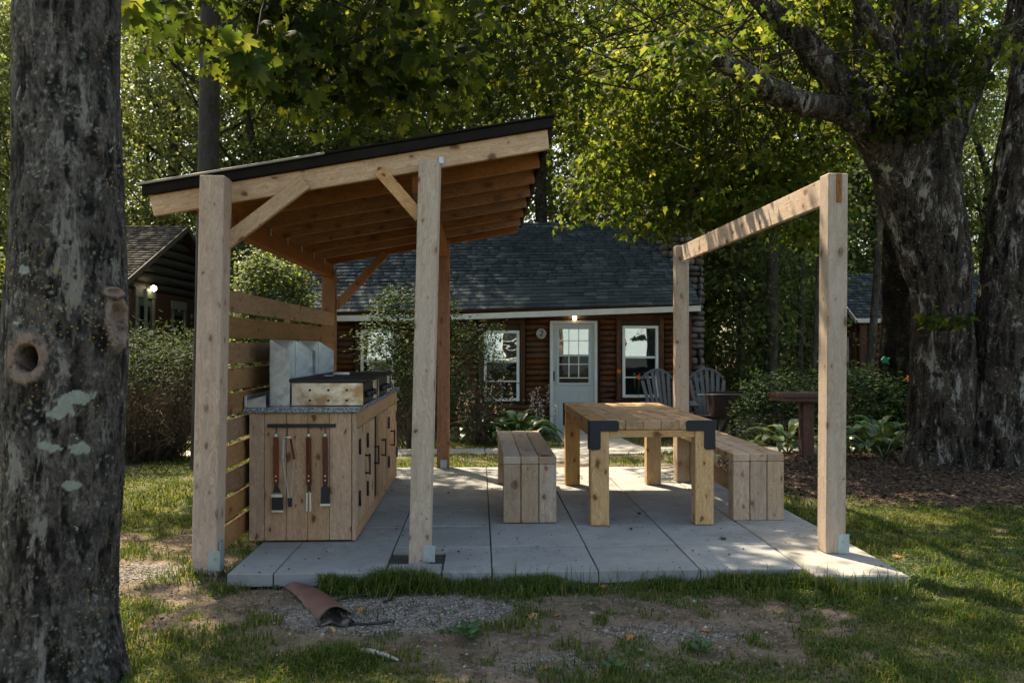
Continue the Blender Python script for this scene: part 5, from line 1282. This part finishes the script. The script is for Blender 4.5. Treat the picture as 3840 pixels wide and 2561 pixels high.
# day lilies
def lily(px, py, Y, label):
    q = at(px, py, Y); z0 = gz(q.x, Y); r = thing('day_lily', label, 'flower', (q.x, Y, z0))
    g = np.random.default_rng(int(px)); twigs_mesh('stem', [wiggle((q.x + .03, Y, z0), tuple(q), .006, .004, 6, .03, g)], M_hosta, r, 4)
    n = 6; a = np.arange(n) * 1.047; t = np.stack([np.cos(a), -.4 + 0 * a, np.sin(a)], 1)
    leaves('petal', np.repeat(np.array([tuple(q)]), n, 0), t, np.tile([0, -1.0, .2], (n, 1)), .05, 'oval', M_flowo, r)
    P = np.repeat(np.array([[q.x, Y, z0]]), 9, 0) + g.normal(size=(9, 3)) * [.04, .04, 0]; t = g.normal(size=(9, 3)) * .35; t[:, 2] += 1
    leaves('blade_leaf', P, t, g.normal(size=(9, 3)), .5, 'needle', M_hosta, r)
lily(1421, 852, 15.3, 'orange day lily left of the right cabin window'); lily(1466, 866, 15.0, 'orange day lily in front of the right cabin window glass')
lily(2086, 868, 11.2, 'red day lily beside the mottled rear trunk')

# ------------------------------------------------------------------ adirondack chairs
def adirondack(x, y, rot, label):
    z0 = gz(x, y) + .0
    r = thing('garden_chair', label, 'chair', (0, 0, 0), 'fan backed garden chairs by the cabin')
    n = 7; W0, W1 = .40, .60
    for k in range(n):
        s = (k - 3) / 3; top = 1.17 - .17 * s * s - .02 * abs(s)
        bar('back_slat', (s * W0 / 2, .22, .34), (s * W1 / 2, .22 + .30 * (top / 1.17), top), .062, .018, M_plastic, r, (0, 1, 0), .005)
    for k in range(n - 1):   # arched top rim
        s0, s1 = (k - 3) / 3 - .02, (k - 2) / 3 + .02; za, zb_ = 1.18 - .17 * s0 * s0, 1.18 - .17 * s1 * s1
        bar('top_rim', (s0 * W1 / 2, .52, za), (s1 * W1 / 2, .52, zb_), .03, .045, M_plastic, r, (0, 0, 1), .008)
    for k in range(5): bar('seat_slat', (-.27, -.32 + k * .125, .40 - k * .022), (.27, -.32 + k * .125, .40 - k * .022), .115, .02, M_plastic, r, (0, 0, 1), .005)
    for s in (-1, 1):
        bar('leg', (s * .28, -.32, .0), (s * .28, -.28, .56), .09, .03, M_plastic, r, (1, 0, 0), .006)
        bar('rear_leg', (s * .26, -.30, .36), (s * .26, .52, .02), .03, .11, M_plastic, r, (0, 0, 1), .006)
        bar('arm', (s * .33, -.42, .58), (s * .31, .40, .60), .13, .022, M_plastic, r, (0, 0, 1), .006)
    bar('back_rail', (-.27, .27, .40), (.27, .27, .40), .03, .07, M_plastic, r, (0, 0, 1), .005)
    r.matrix_basis = Matrix.Translation((x, y, z0)) @ Matrix.Rotation(rot, 4, 'Z'); return r
adirondack(3.30, 14.75, R(8), 'grey fan backed chair half hidden behind the rear timber post')
adirondack(4.03, 14.55, R(-6), 'grey fan backed chair standing clear to the right of the rear timber post')
# steel charcoal grill on a post
M_rust = NT('rusty_steel'); 
def rustm():
    t = NT('rusty_sheet'); p = t.obj(); n = t.noise(p, 6, 5, .7); c = t.ramp(n, [(.40, (.022, .016, .013)), (.55, (.06, .028, .018)), (.70, (.16, .14, .12))])
    return t.done(t.pbr(c, .7, .3, .2, t.bump(n, .4, .01)))
M_rust = rustm()
gr = thing('charcoal_grill', 'rusty box charcoal grill on a post in front of the garden chairs', 'grill', (4.2, 13.9, -.25))
q0, q1 = at(1634, 908, 13.7), at(1738, 953, 13.7)
box('fire_box', q0.x, q1.x, 13.55, 14.0, q1.z, q1.z + .02, M_rust, gr, .003)
box('box_side', q0.x, q0.x + .015, 13.55, 14.0, q1.z + .021, q0.z, M_rust, gr, .003); box('box_side', q1.x - .015, q1.x, 13.55, 14.0, q1.z + .021, q0.z, M_rust, gr, .003)
box('box_front', q0.x + .016, q1.x - .016, 13.55, 13.565, q1.z + .021, q0.z - .01, M_rust, gr, .003); box('box_back', q0.x + .016, q1.x - .016, 13.985, 14.0, q1.z + .021, q0.z + .05, M_rust, gr, .003)
for k in range(12): cyl('grate_bar', (q0.x - .12, 13.58 + k * .036, q0.z + .012), (q1.x - .1, 13.58 + k * .036, q0.z + .012), .005, .005, M_black, gr, 6)
box('grate_handle', q0.x - .22, q0.x - .1, 13.74, 13.76, q0.z + .008, q0.z + .02, M_steel, gr, .002)
cyl('grill_post', ((q0.x + q1.x) / 2, 13.78, -.4), ((q0.x + q1.x) / 2, 13.78, q1.z), .045, .045, M_rust, gr, 12)
bar('grill_leg', (q0.x + .05, 13.7, -.3), (q0.x + .14, 13.75, q1.z), .03, .03, M_black, gr, (0, 1, 0), .003)
# red brown stand
st = thing('wooden_stand', 'red brown wooden stand with flat top on a single square post behind the tall post', 'stand', (3.93, 10.05, -.12))
for k in range(4): box('top_board', 3.55, 4.38, 9.78 + k * .135, 9.78 + k * .135 + .128, .70, .745, M_redwd, st, .004)
box('top_edge', 3.57, 4.36, 9.80, 10.28, .65, .698, M_redwd, st, .003)
bar('stand_post', (3.94, 10.05, -.25), (3.94, 10.05, .65), .14, .14, M_redwd, st, (0, 1, 0), .006)
bar('stand_cleat', (3.855, 9.99, -.2), (3.855, 9.99, .63), .012, .06, M_rust, st, (0, 1, 0), .002)
# row of timber edging under the mulch bed
# ------------------------------------------------------------------ things lying on the ground
ds = thing('brown_flashing', 'bent brown sheet metal offcut lying on bare soil in front of the patio', 'offcut', (-.9, 4.5, -.07))
def bent(name, pts_top, w0, w1, lift, mat, parent, thick=.004):
    a, b = Vector(pts_top[0]), Vector(pts_top[1]); d = (b - a).normalized(); s = Vector((-d.y, d.x, 0)); n, m_ = 8, 16; V = []
    for i in range(m_ + 1):
        t = i / m_; c_ = a.lerp(b, t); w = w0 + (w1 - w0) * t
        for j in range(n + 1):
            u = j / n * 2 - 1; z = lift * (1 - abs(u) ** 2.2) * (.4 + .6 * t) + .008 * math.sin(t * 9 + u * 3)
            p = c_ + s * (u * w / 2); zg = gz(p.x, p.y); V.append((p.x, p.y, zg + .012 + z))
    idx = np.arange((m_ + 1) * (n + 1)).reshape(m_ + 1, n + 1); Fq = np.stack([idx[:-1, :-1], idx[:-1, 1:], idx[1:, 1:], idx[1:, :-1]], -1).reshape(-1, 4)
    V = np.array(V); n0 = len(V); V2 = V - [0, 0, thick]; b1 = np.concatenate([idx[0], idx[1:, -1], idx[-1, ::-1][1:], idx[::-1, 0][1:-1]])
    side = np.stack([b1, np.roll(b1, -1), np.roll(b1, -1) + n0, b1 + n0], 1)
    return mobj(name, np_mesh(name, np.concatenate([V, V2]), [Fq, Fq[:, ::-1] + n0, side[:, ::-1]], True), mat, parent)
def G(px, py, dz=0):
    d = at(px, py, 1.0) - Vector((0, 0, H)); t = 1.0
    for _ in range(30):
        p = Vector((0, 0, H)) + d * t; t += (p.z - gz(p.x, p.y)) / max(.05, -d.z) * .8
    p = Vector((0, 0, H)) + d * t; return (p.x, p.y, p.z + dz)
M_brown = plain('brown_painted_sheet', (.125, .062, .046), .55, .35, 0, .25, 8, .25)
M_blkf = plain('black_plastic_film', (.010, .011, .014), .35, .5, 0, .3, 14, .6)
bent('sheet', (G(648, 1334), G(772, 1418)), .11, .19, .045, M_brown, ds)
bent('black_liner', (G(752, 1424), G(808, 1436)), .17, .05, .02, M_blkf, ds)
g = np.random.default_rng(3)
ed = [G(*p, .012) for p in ((770, 1382), (800, 1375), (840, 1370), (880, 1364), (905, 1366), (900, 1380), (880, 1386))]
edg = twigs_mesh('edging', [[(np.array(p), .006) for p in ed], [(np.array(G(*p, .008)), .007) for p in ((790, 1435), (830, 1436), (870, 1434), (905, 1428))]], M_blkf, None, 5)
edg.name = 'plastic_edging'; tag(edg, 'thin black plastic edging strip looping round the gravel patch', 'edging')
stk = twigs_mesh('stick', [[(np.array(G(818, 1495, .01)), .010), (np.array(G(850, 1503, .016)), .014), (np.array(G(885, 1511, .014)), .011), (np.array(G(915, 1519, .008)), .005)]], plain('bleached_wood', (.40, .36, .31), .8, .2, 0, .3, 20, .3), None, 7)
stk.name = 'stick'; tag(stk, 'bleached grey stick lying in the near grass', 'stick')
# fallen leaves
def fallen(px, py, size, label, mat=None, lift=.014):
    q = np.array([G(px, py, lift)]); a = g.uniform(0, 6.283); t = np.array([[math.cos(a), math.sin(a), .15]]); n_ = np.array([[g.normal() * .3, -.5, 1.0]])
    me = leaves('fallen_leaf', q * 0, t, n_, size, 'maple', mat or M_fall, None, mesh_only=True)
    o = mobj('fallen_leaf', me, None, None, Matrix.Translation(q[0])); tag(o, label, 'leaf', 'fallen leaves on the ground'); return o
M_tan = leafmat('fallen_tan_leaf', [(.50, .30, .12), (.55, .36, .17)], .2, .6); M_dead = leafmat('fallen_dark_leaf', [(.03, .035, .015), (.05, .05, .02)], .2, .6)
for (px, py, s, lb, m_) in ((1213, 1418, .075, 'tan fallen leaf on the soil between two grass tufts', M_tan), (1230, 1336, .05, 'orange fallen leaf in the taller grass by the patio edge', None), (723, 1332, .035, 'orange fallen leaf above the brown metal offcut', None),
        (833, 1404, .04, 'small orange fallen leaf on the gravel patch', None), (770, 1449, .04, 'yellow fallen leaf below the black plastic', M_tan), (1453, 1468, .05, 'orange brown fallen leaf on the near right soil', None), (1390, 1351, .04, 'red brown fallen leaf at the grass edge', None),
        (2053, 1277, .085, 'curled orange fallen leaf on the lawn right of the concrete strip', None), (1281, 1416, .035, 'small orange leaf right of the tan fallen leaf', None), (1620, 1447, .05, 'orange fallen leaf in the right hand grass', None), (1860, 1340, .04, 'tan fallen leaf under the broken concrete corner', M_tan), (1250, 1540, .045, 'orange leaf at the bottom edge of the picture', None), (876, 1502, .05, 'rust coloured leaf beside the bleached stick', None)):
    fallen(px, py, s, lb, m_)
for (x, y, s, lb) in ((1.93, 5.62, .05, 'dark leaf lying on the paver in front of the right table leg'), (1.06, 5.95, .03, 'tiny dark leaf on the paver by the left table leg'), (1.22, 6.5, .04, 'dark leaf on the paver under the table')):
    me = leaves('fallen_leaf', np.zeros((1, 3)), np.array([[1, .3, .1]]), np.array([[0, -.4, 1.0]]), s, 'maple', M_dead, None, mesh_only=True); tag(mobj('fallen_leaf', me, None, None, Matrix.Translation((x if x < 1.9 else 1.62, y, .014))), lb, 'leaf', 'fallen leaves on the ground')
# seedling and weeds
def weed(px, py, n, size, label, mat, kind='oval'):
    q = np.array(G(px, py)); r = thing('weed', label, 'weed', tuple(q)); a = np.arange(n) * 2.4; t = np.stack([np.cos(a), np.sin(a), .7 + 0 * a], 1); P = q[None] + np.stack([np.cos(a) * .01, np.sin(a) * .01, .01 + .05 * np.arange(n) / n], 1)
    leaves('leaves', P, t, np.tile([0, -.3, 1.0], (n, 1)), size, kind, mat, r); twigs_mesh('stem', [[(q - [0, 0, .01], .003), (q + [0, 0, .06], .002)]], M_hosta, r); return r
weed(1070, 1467, 9, .075, 'bright green weed growing at the gravel edge', M_hosta)
weed(232, 1520, 7, .065, 'yellow green seedling at the foot of the left trunk', M_mapleY)
weed(1410, 1545, 8, .05, 'small weed near the bottom of the picture', M_hosta)
weed(1610, 1500, 8, .05, 'low weed in the near right grass', M_hosta)

# ------------------------------------------------------------------ grass, gravel, mulch
def grassm():
    t = NT('patchy_lawn_blade'); r_ = t.n('NewGeometry').outputs['Random Per Island']; p = t.gen()
    c = t.ramp(r_, [(0, (.028, .064, .010)), (.35, (.050, .096, .016)), (.72, (.088, .13, .026)), (.9, (.15, .155, .048)), (1, (.29, .24, .12))])
    y = t.ramp(r_, [(0, (.09, .105, .025)), (.5, (.17, .155, .05)), (1, (.28, .23, .12))])
    c = t.mix(t.ramp(t.noise(p, 1.9, 4, .6), [(.52, 0), (.70, .5)]), c, y)
    a_ = t.pbr(c, .6, .15); b_2 = t.n('BsdfTranslucent', Color=t.mix(1.0, c, (1.6, 1.4, .6), 'MULTIPLY')).outputs[0]
    m = t.n('MixShader'); t.set(m, '0', .4); t.set(m, '1', a_); t.set(m, '2', b_2); return t.done(m.outputs[0])
def scatter(n, x0, x1, y0, y1, dens, g):
    x = g.uniform(x0, x1, n); y = g.uniform(y0, y1, n); keep = g.uniform(0, 1, n) < dens(x, y); return x[keep], y[keep]
def infr(x, y, m=.5): return (x > (-.600) * y - m) & (x < .66 * y + m)
g = np.random.default_rng(77)
bx, by, bh, bw = [], [], [], []
for (x0, x1, y0, y1, n, hh, ww) in ((-2.4, 3.6, 3.0, 4.9, 190000, .052, .0030), (-3.6, 5.0, 4.9, 7.0, 130000, .048, .0036), (-6, 7.5, 7, 10.5, 100000, .05, .005), (-9, 9, 10.5, 16, 75000, .05, .008)):
    dn = lambda x, y: np.where(grassd(x, y) > .18, np.clip(grassd(x, y), 0, 1) ** 1.3, .015 * (1 - slabmask(x, y)) * (1 - pathmask(x, y)))
    x, y = scatter(n, x0, x1, y0, y1, dn, g); k = infr(x, y); x, y = x[k], y[k]
    bx.append(x); by.append(y); tall = .15 + 1.7 * fbm(x * 4, y * 4, o=3) ** 1.5; bh.append(hh * tall * g.uniform(.5, 1.35, len(x))); bw.append(np.full(len(x), ww))
# taller fringe along the patio front and round the posts
n = 260; x = g.uniform(-.86, 2.42, n); y = 4.86 - np.abs(g.normal(size=n)) * .08; y = np.where(x > 1.9, y - .19, y); bx.append(x); by.append(y); bh.append(g.uniform(.09, .19, n)); bw.append(np.full(n, .0022))
n = 17000; x = g.uniform(-.9, 2.42, n); y = 4.88 - np.abs(g.normal(size=n)) * .10; y = np.where(x > 1.9, y - .19, y); k = (fbm(x * 3.5, y * 0, o=2) > .30) & ((x < 1.98) | (g.random(n) < .12)); x, y = x[k], y[k]
bx.append(x); by.append(y); bh.append(g.uniform(.035, .125, len(x)) * (.55 + fbm(x * 6, y, o=2))); bw.append(np.full(len(x), .0032))
for (cx, cy, s, n, hh) in ((2.5, 5.6, .06, 300, .06), (2.5, 6.8, .06, 300, .05), (-1.72, 5.05, .10, 260, .07), (-1.45, 4.85, .07, 160, .06), (-.38, 5.0, .10, 60, .05)):
    x = cx + g.normal(size=n) * s; y = cy + g.normal(size=n) * s * (6 if cx > 2 else 1); k = ~slabmask(x, y); bx.append(x[k]); by.append(y[k]); bh.append(g.uniform(.4, 1.2, k.sum()) * hh); bw.append(np.full(k.sum(), .003))
x, y, h_, w_ = map(np.concatenate, (bx, by, bh, bw)); n = len(x); z = ghei(x, y) - .003
a = g.uniform(0, 6.283, n); lean = g.uniform(.1, 1.1, n); dx, dy = np.cos(a), np.sin(a); sx, sy = -dy, dx
V = np.zeros((n, 5, 3)); ww = w_ * g.uniform(.7, 1.3, n)
V[:, 0] = np.stack([x - sx * ww, y - sy * ww, z], 1); V[:, 1] = np.stack([x + sx * ww, y + sy * ww, z], 1)
mx, my, mz = x + dx * lean * h_ * .35, y + dy * lean * h_ * .35, z + h_ * .62
V[:, 2] = np.stack([mx - sx * ww * .7, my - sy * ww * .7, mz], 1); V[:, 3] = np.stack([mx + sx * ww * .7, my + sy * ww * .7, mz], 1)
V[:, 4] = np.stack([x + dx * lean * h_, y + dy * lean * h_, z + h_ * (1 - .35 * lean)], 1)
o_ = (np.arange(n) * 5)[:, None]
me = np_mesh('grass', V.reshape(-1, 3), [o_ + np.array([[0, 1, 3, 2]]), o_ + np.array([[2, 3, 4]])])
M_grass = grassm()
tag(mobj('grass', me, M_grass), 'short patchy green grass growing over bare soil round the patio', 'grass', kind='stuff')
print('blades', n)
# clover
x, y = scatter(26000, .8, 4.2, 3.1, 5.6, lambda x, y: np.clip((fbm(x * 1.6 + 20, y * 1.6, o=3) - .47) * 6, 0, 1) * (grassd(x, y) > .3), g); n = len(x)
P = np.stack([x, y, ghei(x, y) + g.uniform(.008, .03, n)], 1); a = g.uniform(0, 6.283, n)
leaves('clover', P, np.stack([np.cos(a), np.sin(a), .1 + 0 * a], 1), g.normal(size=(n, 3)) * .35 + [0, 0, 1], g.uniform(.012, .022, n), 'oval', M_clover, None)
tag(bpy.context.scene.collection.objects[-1], 'low green clover spreading through the near right lawn', 'clover', kind='stuff')
# gravel
def rocks(name, x, y, s, mat, label, cat):
    n = len(x); V0 = np.array([[1, 0, 0], [-1, 0, 0], [0, 1, 0], [0, -1, 0], [0, 0, 1], [0, 0, -1.]]); F0 = np.array([[0, 2, 4], [2, 1, 4], [1, 3, 4], [3, 0, 4], [2, 0, 5], [1, 2, 5], [3, 1, 5], [0, 3, 5]])
    a = g.uniform(0, 6.283, n); V = V0[None] * (s[:, None, None] * g.uniform(.6, 1.2, (n, 6, 1))) * [1, 1, .6]; ca, sa = np.cos(a)[:, None], np.sin(a)[:, None]
    X = V[..., 0] * ca - V[..., 1] * sa; Y = V[..., 0] * sa + V[..., 1] * ca; V = np.stack([X, Y, V[..., 2]], -1) + np.stack([x, y, ghei(x, y) + s * .1], 1)[:, None]
    me = np_mesh(name, V.reshape(-1, 3), ((np.arange(n) * 6)[:, None, None] + F0[None]).reshape(-1, 3)); return tag(mobj(name, me, mat), label, cat, kind='stuff')
tq = NT('gravel_stone'); c_ = tq.ramp(tq.n('NewGeometry').outputs['Random Per Island'], [(0, (.07, .058, .046)), (.5, (.19, .165, .14)), (.9, (.32, .295, .26)), (1, (.50, .48, .44))]); M_grv = tq.done(tq.pbr(c_, .85, .2))
x, y = scatter(90000, -2.6, 1.4, 3.5, 5.5, lambda x, y: np.clip(gravm(x, y) * 1.1 - .15, 0, 1), g)
rocks('gravel', x, y, g.uniform(.003, .0085, len(x)), M_grv, 'pale crushed gravel patches on the soil in front of the patio', 'gravel')
x, y = scatter(5000, -3, 4, 3.2, 6.2, lambda x, y: (1 - np.clip(grassd(x, y) * 1.5, 0, 1)) * .8 * (1 - slabmask(x, y)), g)
rocks('pebbles', x, y, g.uniform(.003, .012, len(x)) * g.choice([1, 1, 1, 1.8], len(x)), M_grv, 'scattered pebbles and crumbs on the bare soil', 'pebbles')
n = 240; x = g.uniform(1.9, 2.45, n); y = 4.66 - np.abs(g.normal(size=n)) * .06
rocks('rubble', x, y, g.uniform(.005, .02, n), M_conc2, 'broken concrete crumbs below the corner of the strip', 'rubble')
n = 1500; x = g.uniform(-1.4, 2.4, n); y = g.uniform(4.75, 9.05, n); k = slabmask(x, y) & (fbm(x * 2, y * 2, o=3) > .40); x, y = x[k], y[k]; a = g.uniform(0, 6.283, len(x))
leaves('patio_debris', np.stack([x, y, .0075 + 0 * x], 1), np.stack([np.cos(a), np.sin(a), 0 * a], 1), g.normal(size=(len(x), 3)) * .3 + [0, 0, 1], g.uniform(.006, .026, len(x)), 'diamond', M_chip, None)
tag(C.objects[-1], 'small bits of leaf and bark blown over the patio slabs', 'debris', kind='stuff')
# mulch and litter
x, y = scatter(60000, 2.4, 9, 6.6, 11.6, lambda x, y: ell(x, y, 5.3, 8.9, 2.95, 2.2, .15), g); x2, y2 = scatter(16000, -9, 9, 11, 20, lambda x, y: .6 + 0 * x - .6 * pathmask(x, y), g)
x3, y3 = scatter(30000, -3.2, 3.5, 3.2, 6.2, lambda x, y: .7 * (1 - slabmask(x, y)), g)
x, y = np.concatenate([x, x2, x3]), np.concatenate([y, y2, y3]); n = len(x); a = g.uniform(0, 6.283, n); P = np.stack([x, y, ghei(x, y) + g.uniform(.002, .018, n)], 1)
sz = np.concatenate([g.uniform(.012, .05, len(x) - len(x3)), g.uniform(.005, .020, len(x3))])
leaves('mulch', P, np.stack([np.cos(a), np.sin(a), g.normal(size=n) * .25], 1), g.normal(size=(n, 3)) * .4 + [0, 0, 1], sz, 'diamond', M_chip, None)
tag(C.objects[-1], 'dark brown bark mulch and leaf litter round the big maple', 'mulch', kind='stuff')
for o in (patio, pth): 
    for k in ('label', 'category'): pass

# ------------------------------------------------------------------ pale house across the yard, seen mirrored in the cabin windows
hs = thing('clapboard_house', 'pale blue clapboard house mirrored in the upper panes of the cabin windows', 'house', (3, -17, -.1))
M_clap = plain('pale_blue_clapboard', (.46, .56, .62), .6, .3, 0, .06, 3, .1)
box('wall_core', -5.9, 13.9, -19.9, -14.06, -.3, 3.4, M_clap, hs, 0)
for k in range(22): bar('clapboard', (-6, -14.03, -.1 + k * .16), (14, -14.03, -.1 + k * .16), .03, .15, M_clap, hs, (0, .12, 1), .002)
for x_ in (1.7, -2.5, 7.4, 10.6): window(hs, (x_, -13.98, 1.5), .9, 1.5, (0, 1, 0))
slabquad('roof', [(-6.4, -13.6, 3.35), (14.4, -13.6, 3.35), (14.4, -17, 5.4), (-6.4, -17, 5.4)], .1, M_shin, hs)
slabquad('roof', [(-6.4, -17.01, 5.4), (14.4, -17.01, 5.4), (14.4, -20.4, 3.35), (-6.4, -20.4, 3.35)], .1, M_shin, hs)
